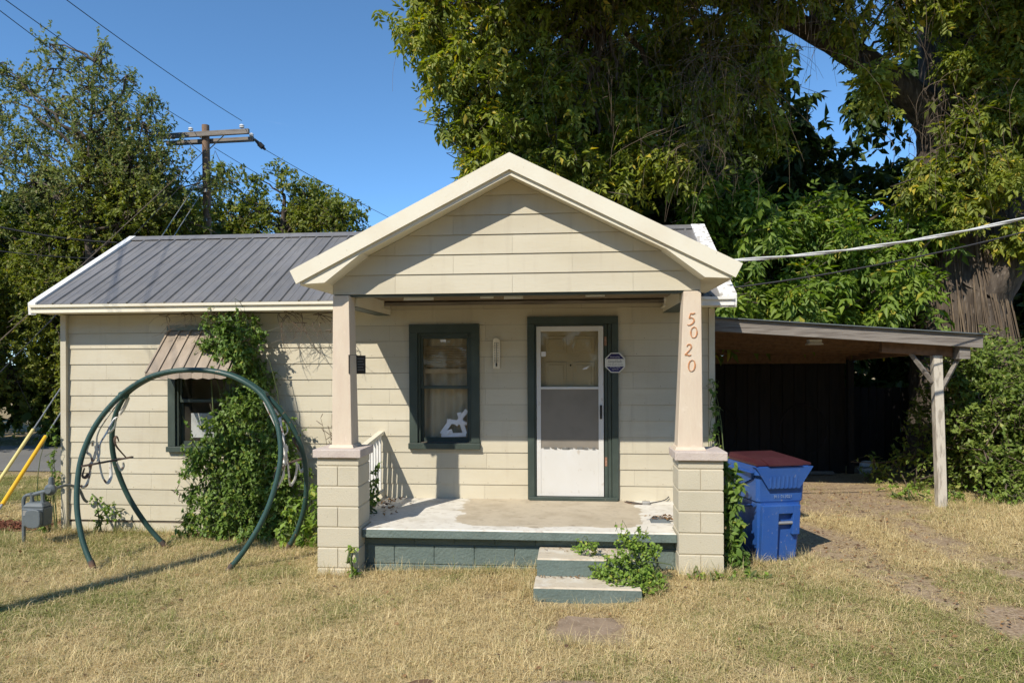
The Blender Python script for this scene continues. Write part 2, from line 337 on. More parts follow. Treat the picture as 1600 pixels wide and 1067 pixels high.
# porch floor: worn white paint over tan concrete
def porch_floor_mat():
    m, nt, out = new_mat('worn_porch_paint')
    b = N(nt, 'ShaderNodeBsdfPrincipled')
    f1, _ = noise_fac(nt, 1.1, (0.55, 1.4, 1), 7, 0.485, 0.52, 0.5)
    f2, _ = noise_fac(nt, 14, (1, 1, 1), 5, 0.55, 0.66)
    f3, _ = noise_fac(nt, 4, (1, 1, 1), 5, 0.45, 0.75)
    f4, _ = noise_fac(nt, 11, (.5, 1.3, 1), 3, 0.66, 0.70)
    # the paint lasted near the front edge and wore away by the door
    g = N(nt, 'ShaderNodeNewGeometry')
    sp = N(nt, 'ShaderNodeSeparateXYZ')
    nt.links.new(g.outputs['Position'], sp.inputs[0])
    def band(sock, a, b_, c, d):
        m1 = N(nt, 'ShaderNodeMapRange'); m1.interpolation_type = 'SMOOTHSTEP'
        m1.inputs['From Min'].default_value = a; m1.inputs['From Max'].default_value = b_
        nt.links.new(sock, m1.inputs['Value'])
        m2 = N(nt, 'ShaderNodeMapRange'); m2.interpolation_type = 'SMOOTHSTEP'
        m2.inputs['From Min'].default_value = c; m2.inputs['From Max'].default_value = d
        m2.inputs['To Min'].default_value = 1; m2.inputs['To Max'].default_value = 0
        nt.links.new(sock, m2.inputs['Value'])
        mm = N(nt, 'ShaderNodeMath', operation='MULTIPLY')
        nt.links.new(m1.outputs[0], mm.inputs[0]); nt.links.new(m2.outputs[0], mm.inputs[1])
        return mm.outputs[0]
    bx = band(sp.outputs['X'], -1.5, -0.9, 0.45, 0.8)
    by = band(sp.outputs['Y'], 7.25, 7.6, 9, 10)
    mm = N(nt, 'ShaderNodeMath', operation='MULTIPLY')
    nt.links.new(bx, mm.inputs[0]); nt.links.new(by, mm.inputs[1])
    ad = N(nt, 'ShaderNodeMath', operation='MULTIPLY_ADD'); ad.use_clamp = True
    n2 = N(nt, 'ShaderNodeMath', operation='MULTIPLY_ADD'); n2.use_clamp = True
    nt.links.new(mm.outputs[0], ad.inputs[0]); ad.inputs[1].default_value = 1.6
    nt.links.new(f1, n2.inputs[0]); n2.inputs[1].default_value = 0.8; n2.inputs[2].default_value = -0.62
    nt.links.new(n2.outputs[0], ad.inputs[2])
    _, raw = noise_fac(nt, 2.6, (0.7, 1.6, 1), 7, 0, 1, 0.6)
    thr = N(nt, 'ShaderNodeMath', operation='MULTIPLY_ADD')
    nt.links.new(raw, thr.inputs[0]); thr.inputs[1].default_value = 1.6; thr.inputs[2].default_value = -0.8
    sm = N(nt, 'ShaderNodeMath', operation='ADD')
    nt.links.new(thr.outputs[0], sm.inputs[0]); nt.links.new(ad.outputs[0], sm.inputs[1])
    rg = N(nt, 'ShaderNodeMapRange'); rg.inputs['From Min'].default_value = 0.42; rg.inputs['From Max'].default_value = 0.50
    nt.links.new(sm.outputs[0], rg.inputs['Value'])
    white = mix_col(nt, f3, (0.70, 0.67, 0.60), (0.56, 0.52, 0.44))
    tan = mix_col(nt, f3, (0.50, 0.43, 0.32), (0.40, 0.335, 0.24))
    col = mix_col(nt, rg.outputs[0], white, tan)
    sc = N(nt, 'ShaderNodeMath', operation='MULTIPLY'); sc.inputs[1].default_value = 0.35
    nt.links.new(f2, sc.inputs[0])
    col = mix_col(nt, sc.outputs[0], col, (0.34, 0.29, 0.22))
    sc2 = N(nt, 'ShaderNodeMath', operation='MULTIPLY'); sc2.inputs[1].default_value = 0.55
    nt.links.new(f4, sc2.inputs[0])
    col = mix_col(nt, sc2.outputs[0], col, (0.2, 0.16, 0.11))
    nt.links.new(col, b.inputs['Base Color'])
    b.inputs['Roughness'].default_value = 0.8
    _, raw2 = noise_fac(nt, 45, (1, 1, 1), 6)
    bp = N(nt, 'ShaderNodeBump'); bp.inputs['Strength'].default_value = 0.25; bp.inputs['Distance'].default_value = 0.006
    nt.links.new(raw2, bp.inputs['Height']); nt.links.new(bp.outputs['Normal'], b.inputs['Normal'])
    nt.links.new(b.outputs['BSDF'], out.inputs['Surface'])
    return m
M['porch'] = porch_floor_mat()

# ------------------------------------------------------------------ mesh helpers
WLOC = {}

def link(o, parent=None):
    COL.objects.link(o)
    if parent is not None:
        o.parent = parent
    return o

def wloc(o):
    if o is None:
        return Vector((0, 0, 0))
    return Vector(o.location) + wloc(o.parent)

def tag(o, label=None, cat=None, group=None, kind=None):
    if label: o['label'] = label
    if cat: o['category'] = cat
    if group: o['group'] = group
    if kind: o['kind'] = kind
    return o

def thing(name, label, cat, loc=(0, 0, 0), group=None):
    o = bpy.data.objects.new(name, None)
    o.empty_display_size = 0.2
    COL.objects.link(o)
    o.location = loc
    return tag(o, label, cat, group)

class MB:
    """collects geometry in world coordinates, builds ONE mesh object"""
    def __init__(s):
        s.v = []; s.f = []; s.mi = []
    def add(s, vs, fs, mi=0):
        b = len(s.v)
        s.v += [tuple(p) for p in vs]
        s.f += [tuple(i + b for i in f) for f in fs]
        s.mi += [mi] * len(fs)
        return s
    def box(s, x0, x1, y0, y1, z0, z1, mi=0, M4=None):
        vs = [(x, y, z) for z in (z0, z1) for y in (y0, y1) for x in (x0, x1)]
        if M4 is not None:
            vs = [M4 @ Vector(p) for p in vs]
        return s.add(vs, [(0, 2, 3, 1), (4, 5, 7, 6), (0, 1, 5, 4), (2, 6, 7, 3), (0, 4, 6, 2), (1, 3, 7, 5)], mi)
    def prism(s, poly, d, mi=0):
        """poly: 3-D points of a flat face, d: extrusion vector"""
        n = len(poly); d = Vector(d)
        a = [Vector(p) for p in poly]
        vs = a + [p + d for p in a]
        fs = [tuple(range(n))[::-1], tuple(range(n, 2 * n))]
        for i in range(n):
            j = (i + 1) % n
            fs.append((i, j, j + n, i + n))
        return s.add(vs, fs, mi)
    def frustum(s, x0, x1, y0, y1, z0, X0, X1, Y0, Y1, z1, mi=0, M4=None):
        vs = [(x0, y0, z0), (x1, y0, z0), (x0, y1, z0), (x1, y1, z0), (X0, Y0, z1), (X1, Y0, z1), (X0, Y1, z1), (X1, Y1, z1)]
        if M4 is not None:
            vs = [M4 @ Vector(p) for p in vs]
        return s.add(vs, [(0, 2, 3, 1), (4, 5, 7, 6), (0, 1, 5, 4), (2, 6, 7, 3), (0, 4, 6, 2), (1, 3, 7, 5)], mi)
    def tube(s, path, r, n=8, mi=0, flat=None):
        """tube through points; r a number or list; flat=(a,b) gives an elliptic section"""
        P = [Vector(p) for p in path]
        rr = r if hasattr(r, '__len__') else [r] * len(P)
        t = (P[1] - P[0]).normalized()
        up = Vector((0, 0, 1)) if abs(t.z) < 0.9 else Vector((1, 0, 0))
        u = t.cross(up).normalized()
        rings = []
        for i, p in enumerate(P):
            if i == 0: tt = P[1] - P[0]
            elif i == len(P) - 1: tt = P[-1] - P[-2]
            else: tt = P[i + 1] - P[i - 1]
            tt = tt.normalized() if tt.length > 1e-9 else t
            u = (u - tt * u.dot(tt))
            u = u.normalized() if u.length > 1e-6 else tt.orthogonal().normalized()
            w = tt.cross(u)
            fa, fb = flat if flat else (1, 1)
            rings.append([p + (u * math.cos(2 * math.pi * k / n) * fa + w * math.sin(2 * math.pi * k / n) * fb) * rr[i] for k in range(n)])
        vs = [q for rg in rings for q in rg]
        fs = []
        for i in range(len(P) - 1):
            for k in range(n):
                k2 = (k + 1) % n
                fs.append((i * n + k, i * n + k2, (i + 1) * n + k2, (i + 1) * n + k))
        fs.append(tuple(range(n))[::-1])
        fs.append(tuple(range((len(P) - 1) * n, len(P) * n)))
        return s.add(vs, fs, mi)
    def build(s, name, mats, parent=None, smooth=False, bevel=0.0, label=None):
        off = wloc(parent)
        me = bpy.data.meshes.new(name)
        me.from_pydata([(p[0] - off.x, p[1] - off.y, p[2] - off.z) for p in s.v], [], s.f)
        if not isinstance(mats, (list, tuple)):
            mats = [mats]
        for m in mats:
            me.materials.append(m)
        if len(mats) > 1:
            me.polygons.foreach_set('material_index', s.mi)
        if smooth:
            me.polygons.foreach_set('use_smooth', [True] * len(me.polygons))
            me.set_sharp_from_angle(angle=R(42))
        me.update()
        o = bpy.data.objects.new(name, me)
        link(o, parent)
        if bevel > 0:
            b = o.modifiers.new('bevel', 'BEVEL')
            b.width = bevel; b.segments = 2; b.limit_method = 'ANGLE'; b.angle_limit = R(40)
        if label: o['label'] = label
        return o

def np_mesh(name, V, F, mats, parent=None, smooth=False, mi=None):
    """big triangle/quad meshes straight from numpy; F (n,3) or (n,4)"""
    off = wloc(parent)
    me = bpy.data.meshes.new(name)
    V = np.asarray(V, dtype=np.float32) - np.array([off.x, off.y, off.z], dtype=np.float32)
    F = np.asarray(F, dtype=np.int32)
    k = F.shape[1]
    me.vertices.add(len(V)); me.vertices.foreach_set('co', V.ravel())
    me.loops.add(F.size); me.loops.foreach_set('vertex_index', F.ravel())
    me.polygons.add(len(F))
    me.polygons.foreach_set('loop_start', np.arange(0, F.size, k, dtype=np.int32))
    me.polygons.foreach_set('loop_total', np.full(len(F), k, dtype=np.int32))
    for m in (mats if isinstance(mats, (list, tuple)) else [mats]):
        me.materials.append(m)
    if mi is not None:
        me.polygons.foreach_set('material_index', np.asarray(mi, dtype=np.int32))
    if smooth:
        me.polygons.foreach_set('use_smooth', np.ones(len(F), dtype=bool))
    me.update(calc_edges=True)
    o = bpy.data.objects.new(name, me)
    return link(o, parent)

def text_mesh(txt, size, M4, mat, name, parent, extrude=0.002, shear=0.0, align='CENTER', sx=1.0):
    cu = bpy.data.curves.new(name, 'FONT')
    cu.body = txt; cu.size = size; cu.extrude = extrude; cu.shear = shear
    cu.align_x = align; cu.align_y = 'CENTER'; cu.resolution_u = 3
    tmp = bpy.data.objects.new(name, cu)
    COL.objects.link(tmp)
    dg = bpy.context.evaluated_depsgraph_get()
    me = bpy.data.meshes.new_from_object(tmp.evaluated_get(dg))
    COL.objects.unlink(tmp); bpy.data.objects.remove(tmp)
    off = Matrix.Translation(-wloc(parent))
    me.transform(off @ M4 @ Matrix.Diagonal((sx, 1, 1, 1)))
    me.materials.clear(); me.materials.append(mat)
    o = bpy.data.objects.new(name, me)
    return link(o, parent)

def front_text_mat(x, y, z):
    """text plane upright, facing the viewer side (-Y)"""
    return Matrix.Translation((x, y, z)) @ Matrix.Rotation(R(90), 4, 'X')

def smooth_path(pts, n=6):
    """Catmull-Rom through points"""
    P = [Vector(p) for p in pts]
    P = [P[0] * 2 - P[1]] + P + [P[-1] * 2 - P[-2]]
    out = []
    for i in range(1, len(P) - 2):
        for k in range(n):
            t = k / n
            a, b, c, d = P[i - 1], P[i], P[i + 1], P[i + 2]
            out.append(0.5 * ((2 * b) + (c - a) * t + (2 * a - 5 * b + 4 * c - d) * t * t + (3 * b - a - 3 * c + d) * t ** 3))
    out.append(P[-2])
    return out

def gz(x, y):
    """lie of the land"""
    return 0.075 * np.tanh(0.35 * (np.asarray(x, dtype=float) + 0.5)) - 0.02 + 0.008 * np.sin(np.asarray(x) * 2.1 + np.asarray(y) * 1.3) * np.cos(np.asarray(y) * 1.7) - 0.11 * np.exp(-((np.asarray(x, dtype=float) - 0.1) / 0.9) ** 2 - ((np.asarray(y, dtype=float) - 6.1) / 0.7) ** 2)
# ------------------------------------------------------------------ ground and road
def build_ground():
    # fine grid near the house, coarse skirt to the horizon
    xs = np.unique(np.concatenate([np.linspace(-400, -20, 20), np.linspace(-20, 14, 171), np.linspace(14, 400, 20)]))
    ys = np.unique(np.concatenate([np.linspace(-300, -4, 16), np.linspace(-4, 20, 121), np.linspace(20, 600, 24)]))
    X, Y = np.meshgrid(xs, ys)
    Z = gz(X, Y)
    V = np.stack([X.ravel(), Y.ravel(), Z.ravel()], 1)
    nx, ny = len(xs), len(ys)
    i = np.arange(nx * ny).reshape(ny, nx)
    F = np.stack([i[:-1, :-1].ravel(), i[:-1, 1:].ravel(), i[1:, 1:].ravel(), i[1:, :-1].ravel()], 1)
    m, nt, out = new_mat('dry_lawn_soil')
    b = N(nt, 'ShaderNodeBsdfPrincipled')
    f1, _ = noise_fac(nt, 1.3, (1, 1, 1), 6, 0.4, 0.65)
    f2, _ = noise_fac(nt, 30, (1, 1, 1), 6, 0.42, 0.62)
    f3, _ = noise_fac(nt, 120, (1, 1, 1), 4, 0.45, 0.6)
    col = mix_col(nt, f1, (0.42, 0.33, 0.18), (0.32, 0.26, 0.12))
    col = mix_col(nt, f2, col, (0.22, 0.155, 0.085))
    # bare dirt of the wheel tracks and of the strip under the carport
    at = N(nt, 'ShaderNodeAttribute'); at.attribute_name = 'dirt'
    dcol = mix_col(nt, f2, (0.40, 0.30, 0.205), (0.26, 0.18, 0.115))
    col = mix_col(nt, at.outputs['Fac'], col, dcol)
    k = N(nt, 'ShaderNodeMath', operation='MULTIPLY'); k.inputs[1].default_value = 0.35
    nt.links.new(f3, k.inputs[0])
    col = mix_col(nt, k.outputs[0], col, (0.33, 0.26, 0.17))
    nt.links.new(col, b.inputs['Base Color'])
    b.inputs['Roughness'].default_value = 0.95
    b.inputs['Specular IOR Level'].default_value = 0.1
    _, raw = noise_fac(nt, 40, (1, 1, 1), 8)
    bp = N(nt, 'ShaderNodeBump'); bp.inputs['Strength'].default_value = 0.7; bp.inputs['Distance'].default_value = 0.03
    nt.links.new(raw, bp.inputs['Height']); nt.links.new(bp.outputs['Normal'], b.inputs['Normal'])
    nt.links.new(b.outputs['BSDF'], out.inputs['Surface'])
    o = np_mesh('ground', V, F, m, smooth=True)
    at = o.data.attributes.new('dirt', 'FLOAT', 'POINT')
    at.data.foreach_set('value', dirt_mask(V[:, 0], V[:, 1]).astype(np.float32))
    tag(o, 'dry patchy front lawn with bare wheel tracks', None, None, 'structure')
    return o

def seg_dist(x, y, pts):
    d = np.full(np.shape(x), 1e9)
    for (ax, ay), (bx, by) in zip(pts[:-1], pts[1:]):
        vx, vy = bx - ax, by - ay
        t = np.clip(((x - ax) * vx + (y - ay) * vy) / (vx * vx + vy * vy), 0, 1)
        d = np.minimum(d, np.hypot(x - ax - t * vx, y - ay - t * vy))
    return d

TRACKS = [[(3.55, 4.0), (3.4, 5.8), (2.95, 7.1), (2.72, 8.2), (2.75, 10.0), (2.9, 13)],
          [(5.2, 4.0), (4.75, 6.2), (4.2, 7.6), (4.05, 8.6), (4.15, 10.2), (4.2, 13)]]

def wob(x, y, s, ph):
    return (np.sin(x * 1.7 * s + ph) * np.cos(y * 2.3 * s + 1.3 * ph) + 0.6 * np.sin(x * 4.1 * s - y * 3.3 * s + ph * 2.1) +
            0.4 * np.cos(x * 7.3 * s + y * 6.1 * s + ph * .7)) / 2.0

def dirt_mask(x, y):
    x = np.asarray(x, float); y = np.asarray(y, float)
    w = 0.09 * wob(x, y, 2.2, 0.5)
    m = np.zeros(np.shape(x))
    for i, t in enumerate(TRACKS):
        d = seg_dist(x, y, t) + w
        m = np.maximum(m, np.clip((0.38 - d) / 0.16, 0, 1) * (0.52 + 0.42 * np.clip(wob(x, y, 0.9, 2.0 + i) + 0.6, 0, 1)))
    # under the carport
    cp = np.clip((x - 1.9) / .4, 0, 1) * np.clip((5.0 - x) / .3, 0, 1) * np.clip((y - 9.6 + w * 4) / 0.5, 0, 1) * np.clip((15 - y) / 1, 0, 1)
    m = np.maximum(m, cp * 0.9)
    # between bin and drive
    b = np.clip((0.75 - np.hypot((x - 2.75) / 1.0, (y - 8.3) / 1.4) + w) / 0.3, 0, 1)
    m = np.maximum(m, b * 0.75)
    # scuffed earth round the sandy pad before the steps, pale sand where the near track leaves the picture
    m = np.maximum(m, np.clip((1.0 - np.hypot((x - .1) / .62, (y - 5.85) / .55) + w * 2.5) / .5, 0, 1) * .7)
    m = np.maximum(m, np.clip((1.0 - np.hypot((x - 3.45) / .34, (y - 5.85) / .62) + w * 2) / .3, 0, 1))
    return m

def green_mask(x, y):
    """0 straw .. 1 green"""
    x = np.asarray(x, float); y = np.asarray(y, float)
    g = 0.20 + 0.42 * wob(x, y, 0.55, 1.7) + 0.22 * wob(x, y, 1.6, 4.0)
    g = g + 0.5 * np.exp(-(((x - 4.2) / 1.1) ** 2 + ((y - 7.0) / 0.6) ** 2))
    g = g + 0.40 * np.exp(-(((x - 3.0) / 1.1) ** 2 + ((y - 5.1) / 0.7) ** 2))
    g = g + 0.40 * np.exp(-(((x + 4.8) / 2.2) ** 2 + ((y - 8.0) / 0.8) ** 2))
    g = g + 0.35 * np.exp(-(((x + 5.0) / 1.0) ** 2 + ((y - 6.0) / 0.7) ** 2))
    g = g + 0.35 * np.exp(-(((x - 1.9) / 1.3) ** 2 + ((y - 4.9) / 0.5) ** 2)) + 0.3 * np.exp(-(((x - 1.9) / .8) ** 2 + ((y - 6.3) / 0.4) ** 2))
    g = g - 0.45 * np.exp(-(((x + 0.4) / 0.9) ** 2 + ((y - 6.2) / 0.8) ** 2))
    g = g - 0.25 * np.exp(-(((x + 1.8) / 1.5) ** 2 + ((y - 4.9) / 0.6) ** 2))
    g = g - 0.35 * np.exp(-(((x - 3.3) / 1.6) ** 2 + ((y - 9.2) / 1.0) ** 2))
    g = np.where(y > 10.5, g + 0.4 * (x < -5), g)
    return np.clip(g, 0, 1)

build_ground()

def sheet(name, poly, dz, mat, kind='structure', label=None, sub=1.0):
    """ground-hugging sheet lying a few millimetres above the ground"""
    xs = [p[0] for p in poly]; ys = [p[1] for p in poly]
    mb = MB()
    mb.add([(p[0], p[1], float(gz(*p)) + dz) for p in poly], [tuple(range(len(poly)))])
    o = mb.build(name, mat)
    tag(o, label, None, None, kind)
    return o

# the side street behind the house corner
mb = MB()
NL = 24
near = [(-60 + (60 - 4.0) * i / NL, 12.6 + 0.02 * (60 - 4.0) * i / NL) for i in range(NL + 1)]
vs = []
for (x, y) in near:
    vs += [(x, y, float(gz(x, y)) + 0.02), (x, y + 4.2, float(gz(x, y + 4.2)) + 0.02)]
mb.add(vs, [(2 * i, 2 * i + 2, 2 * i + 3, 2 * i + 1) for i in range(NL)])
tag(mb.build('road', M['asphalt']), 'grey side street beyond the left corner of the house', None, None, 'structure')

# ------------------------------------------------------------------ THE HOUSE
HOUSE = thing('house', 'small tan cottage with grey metal roof and gabled front porch', 'house', (-2.5, 8.8, -0.05))
YW = 8.82            # face of the wall core
CASH = {}

def rect_mesh_part(name, key, make, mat, parent, loc):
    """alike pieces share one mesh"""
    if key not in CASH:
        me = bpy.data.meshes.new(name)
        v, f = make()
        me.from_pydata(v, [], f); me.materials.append(mat); me.update()
        CASH[key] = me
    o = bpy.data.objects.new(name, CASH[key])
    link(o, parent)
    o.location = Vector(loc) - wloc(parent)
    return o

def board(name, x0, x1, z0, z1, yface, mat, parent, t0=0.018, t1=0.006):
    w = round(x1 - x0, 3); h = round(z1 - z0, 3)
    def make():
        v = [(0, -t0, 0), (w, -t0, 0), (w, 0, 0), (0, 0, 0), (0, -t1, h), (w, -t1, h), (w, 0, h), (0, 0, h)]
        f = [(0, 1, 5, 4), (1, 2, 6, 5), (2, 3, 7, 6), (3, 0, 4, 7), (4, 5, 6, 7), (3, 2, 1, 0)]
        return v, f
    return rect_mesh_part(name, ('board', mat.name, w, h, t0), make, mat, parent, (x0, yface, z0))

def clip_board(name, poly, yface, mat, parent):
    """wedge board with a slanted end; poly in x,z"""
    zs = [p[1] for p in poly]; z0, z1 = min(zs), max(zs)
    mb = MB(); n = len(poly)
    fr = [(x, yface - (0.018 - 0.012 * (z - z0) / max(1e-6, 0.2)), z) for x, z in poly]
    bk = [(x, yface, z) for x, z in poly]
    fs = [tuple(range(n)), tuple(range(n, 2 * n))[::-1]] + [(i, i + n, (i + 1) % n + n, (i + 1) % n) for i in range(n)]
    mb.add(fr + bk, fs)
    return mb.build(name, mat, parent)

def sub_iv(ivs, a, b):
    out = []
    for s, e in ivs:
        if b <= s or a >= e: out.append((s, e)); continue
        if a > s: out.append((s, a))
        if b < e: out.append((b, e))
    return out

def lay_siding(x0, x1, rows, yface, openings, joint0, length=1.22, gap=0.0018):
    for r, (z0, z1) in enumerate(rows):
        off = joint0 + (0.5 * length if r % 2 else 0) + random.uniform(-0.02, 0.02)
        ops = [o for o in openings if o[2] < z1 - .002 and o[3] > z0 + .002]
        xs = sorted({x0, x1} | {v for o in ops for v in o[:2] if x0 < v < x1})
        for s, e in zip(xs[:-1], xs[1:]):
            bands = [(z0, z1)]
            for o in ops:
                if o[0] < (s + e) / 2 < o[1]: bands = sub_iv(bands, o[2], o[3])
            for a, b in bands:
                if b - a < .006: continue
                xj = [s]
                j = off + (math.floor((s - off) / length) + 1) * length
                while j < e - 0.03:
                    if j > s + 0.03: xj.append(j)
                    j += length
                xj.append(e)
                for p, q in zip(xj[:-1], xj[1:]):
                    pp = p + (gap / 2 if p > s else 0); qq = q - (gap / 2 if q < e else 0)
                    top = b - (0.003 if b == z1 else 0)
                    if b - a > .1:
                        for nx_ in np.arange(pp + .03, qq, .305):
                            nz_ = a + .022 + random.uniform(-.004, .004); nx2 = float(nx_) + random.uniform(-.012, .012)
                            if nx2 < qq - .01: NAILS.box(nx2 - .004, nx2 + .004, yface - .0185, yface - .014, nz_ - .004, nz_ + .004)
                    board('siding_board', pp, qq, a + random.uniform(-.0015, .0015), top, yface, M['siding'], HOUSE)

# window / door geometry (metres)
NAILS = MB()
WL = (-5.28, -4.36, 0.96, 2.10)         # left window, outer casing
WP = (-2.09, -1.20, 1.02, 2.58)         # porch window, outer casing
DR = (-0.60, 0.515, 0.405, 2.66)        # door, outer casing

# wall core, with real openings
core = MB()
def core_wall(x0, x1, z0, z1, ops):
    xs = sorted({x0, x1} | {o[0] for o in ops} | {o[1] for o in ops})
    for a, b in zip(xs[:-1], xs[1:]):
        ivs = [(z0, z1)]
        for o in ops:
            if o[0] < (a + b) / 2 < o[1]: ivs = sub_iv(ivs, o[2], o[3])
        for s, e in ivs: core.box(a, b, YW, YW + 0.12, s, e)
OPW = [(WL[0] + .09, WL[1] - .09, WL[2] + .06, WL[3] - .06), (WP[0] + .10, WP[1] - .10, WP[2] + .08, WP[3] - .10), (DR[0] + .1, DR[1] - .17, DR[2] + .02, DR[3] - .10)]
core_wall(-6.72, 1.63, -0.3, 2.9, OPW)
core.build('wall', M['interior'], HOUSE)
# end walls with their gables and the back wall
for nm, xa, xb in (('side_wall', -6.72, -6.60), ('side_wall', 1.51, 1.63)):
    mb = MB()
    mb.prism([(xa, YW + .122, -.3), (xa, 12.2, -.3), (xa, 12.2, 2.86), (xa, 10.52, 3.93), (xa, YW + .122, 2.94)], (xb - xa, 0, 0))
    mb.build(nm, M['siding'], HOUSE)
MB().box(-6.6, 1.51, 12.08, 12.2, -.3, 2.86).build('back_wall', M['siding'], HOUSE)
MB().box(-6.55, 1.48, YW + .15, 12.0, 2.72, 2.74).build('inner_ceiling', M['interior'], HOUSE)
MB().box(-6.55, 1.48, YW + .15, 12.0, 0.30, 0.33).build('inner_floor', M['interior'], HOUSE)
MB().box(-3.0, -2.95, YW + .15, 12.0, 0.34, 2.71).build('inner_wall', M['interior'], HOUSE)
# side siding seen only from the side: laps joined in one piece
for xs_, sg in ((-6.72, -1), (1.63, 1)):
    mb = MB()
    for k in range(14):
        z0 = 0.06 + .2025 * k
        mb.prism([(xs_ + sg * 0.0005, YW + .02, z0), (xs_ + sg * .016, YW + .02, z0), (xs_ + sg * .006, YW + .02, z0 + .2), (xs_ + sg * 0.0005, YW + .02, z0 + .2)], (0, 3.3, 0))
    mb.build('side_siding', M['siding'], HOUSE)

rows_left = [(0.061 + .2036 * k, 0.061 + .2036 * (k + 1)) for k in range(12)] + [(0.061 + .2036 * 12, 2.745)]
SEAM = -2.92
lay_siding(-6.70, SEAM, rows_left, YW, [(WL[0] + .01, WL[1] - .01, WL[2] + .01, WL[3] - .01)], -5.53)
rows_porch = [(0.385, 0.58)] + [(0.58 + .199 * k, 0.58 + .199 * (k + 1)) for k in range(11)] + [(0.58 + .199 * 11, 2.85)]
lay_siding(SEAM, 1.60, rows_porch, YW, [(WP[0] + .01, WP[1] - .01, WP[2] + .02, WP[3] - .01), (DR[0] + .01, DR[1] - .01, 0, DR[3] - .01)], -2.36)
tag(NAILS.build('nail_head', M['ink2'], HOUSE), None, None, None, 'stuff')
# skirt below the siding on the left, with the dark gap above it
lay_siding(-6.66, -2.6, [(-0.28, 0.030)], YW - .001, [], -5.2, 2.44)
MB().box(-6.74, -6.665, 8.755, YW + .13, -.2, 2.745).build('corner_board', M['siding'], HOUSE, label='corner board at the left end of the wall')
MB().box(1.605, 1.675, 8.785, YW + .13, -.2, 2.745).build('corner_board', M['siding'], HOUSE, label='corner board at the right end of the wall')

# ---- main roof
EY, EZ, RY, RZ = 8.46, 2.865, 10.52, 4.06
XL, XR = -6.88, 1.80
roof = MB()
roof.prism([(XL + .04, EY + .03, EZ - .035), (XL + .04, RY, RZ - .04), (XL + .04, 2 * RY - EY, EZ - .035), (XL + .04, 2 * RY - EY, EZ - .075), (XL + .04, RY, RZ - .09), (XL + .04, EY + .03, EZ - .075)], (XR - XL - .08, 0, 0))
ROOF = roof.build('roof', M['wood'], HOUSE)
sl = Vector((0, RY - EY, RZ - EZ)); sl_len = sl.length; sl.normalize()
nrm = Vector((0, -sl.z, sl.y))
npan = 35; pw = (XR - XL) / npan
for i in range(npan):
    def make():
        v = []; f = []
        prof = [(0, 0.0), (0.012, 0.018), (0.028, 0.018), (0.04, 0.0), (pw * .45, 0.0), (pw * .47, .004), (pw * .53, .004), (pw * .55, 0.0), (pw, 0.0)]
        L = sl_len
        for s in (0.0, L):
            for x, h in prof:
                p = sl * s + nrm * h
                v.append((x, p.y, p.z))
        n = len(prof)
        for k in range(n - 1):
            f.append((k, k + 1, n + k + 1, n + k))
        # underside, so the sheet has a visible edge
        for s in (0.0, L):
            for x, h in prof:
                p = sl * s + nrm * (h - .012)
                v.append((x, p.y, p.z))
        for k in range(n - 1):
            f.append((2 * n + k + 1, 2 * n + k, 3 * n + k, 3 * n + k + 1))
            f.append((k, 2 * n + k, 2 * n + k + 1, k + 1))
        return v, f
    rect_mesh_part('roof_panel', 'roofpanel', make, M['roof'], ROOF, (XL + i * pw, EY, EZ))
bk = MB()
bk.prism([(XL, RY, RZ), (XL, 2 * RY - EY, EZ), (XL, 2 * RY - EY, EZ - .012), (XL, RY, RZ - .012)], (XR - XL, 0, 0))
bk.build('back_slope', M['roof'], ROOF)
rc = MB()
for sgn in (-1, 1):
    rc.prism([(XL - .01, RY, RZ + .028), (XL - .01, RY + sgn * .13, RZ - .048), (XL - .01, RY + sgn * .13, RZ - .054), (XL - .01, RY, RZ + .018)], (XR - XL + .02, 0, 0))
rc.build('ridge_cap', M['roof'], ROOF)
def rake(x0, x1, mat, lab):
    mb = MB()
    a = Vector((0, EY - .015, EZ - .005)); b = Vector((0, RY, RZ + .012))
    n_ = nrm * 0.024
    mb.prism([(x0, a.y, a.z) + Vector() if False else (x0, (a + n_).y, (a + n_).z), (x0, (b + n_).y, (b + n_).z), (x0, b.y, b.z - .15), (x0, a.y, a.z - .13)], (x1 - x0, 0, 0))
    c = Vector((0, 2 * RY - EY, EZ))
    mb.prism([(x0, (b + n_).y + .001, (b + n_).z), (x0, c.y, c.z + .02), (x0, c.y, c.z - .12), (x0, b.y + .001, b.z - .15)], (x1 - x0, 0, 0))
    mb.build('rake_trim', mat, ROOF, label=lab)
rake(XL - .05, XL + .05, M['white'], 'white rake trim along the left edge of the roof')
rake(XR - .13, XR + .06, M['peelwhite'], 'peeling white rake trim at the right edge of the roof')
for a, b in ((XL - .02, -2.32), (1.03, XR + .03)):
    mb = MB()
    mb.box(a, b, EY - .022, EY + .004, EZ - .115, EZ - .012)
    mb.box(a, b, EY - .05, EY - .0225, EZ - .045, EZ - .012)
    mb.box(a, b, EY - .03, EY - .0225, EZ - .115, EZ - .1)
    mb.build('eave_fascia', M['cream'] if a < -3 else M['white'], ROOF)
    MB().box(a, b, EY + .006, YW - .02, EZ - .112, EZ - .1).build('soffit', M['cream'], ROOF)

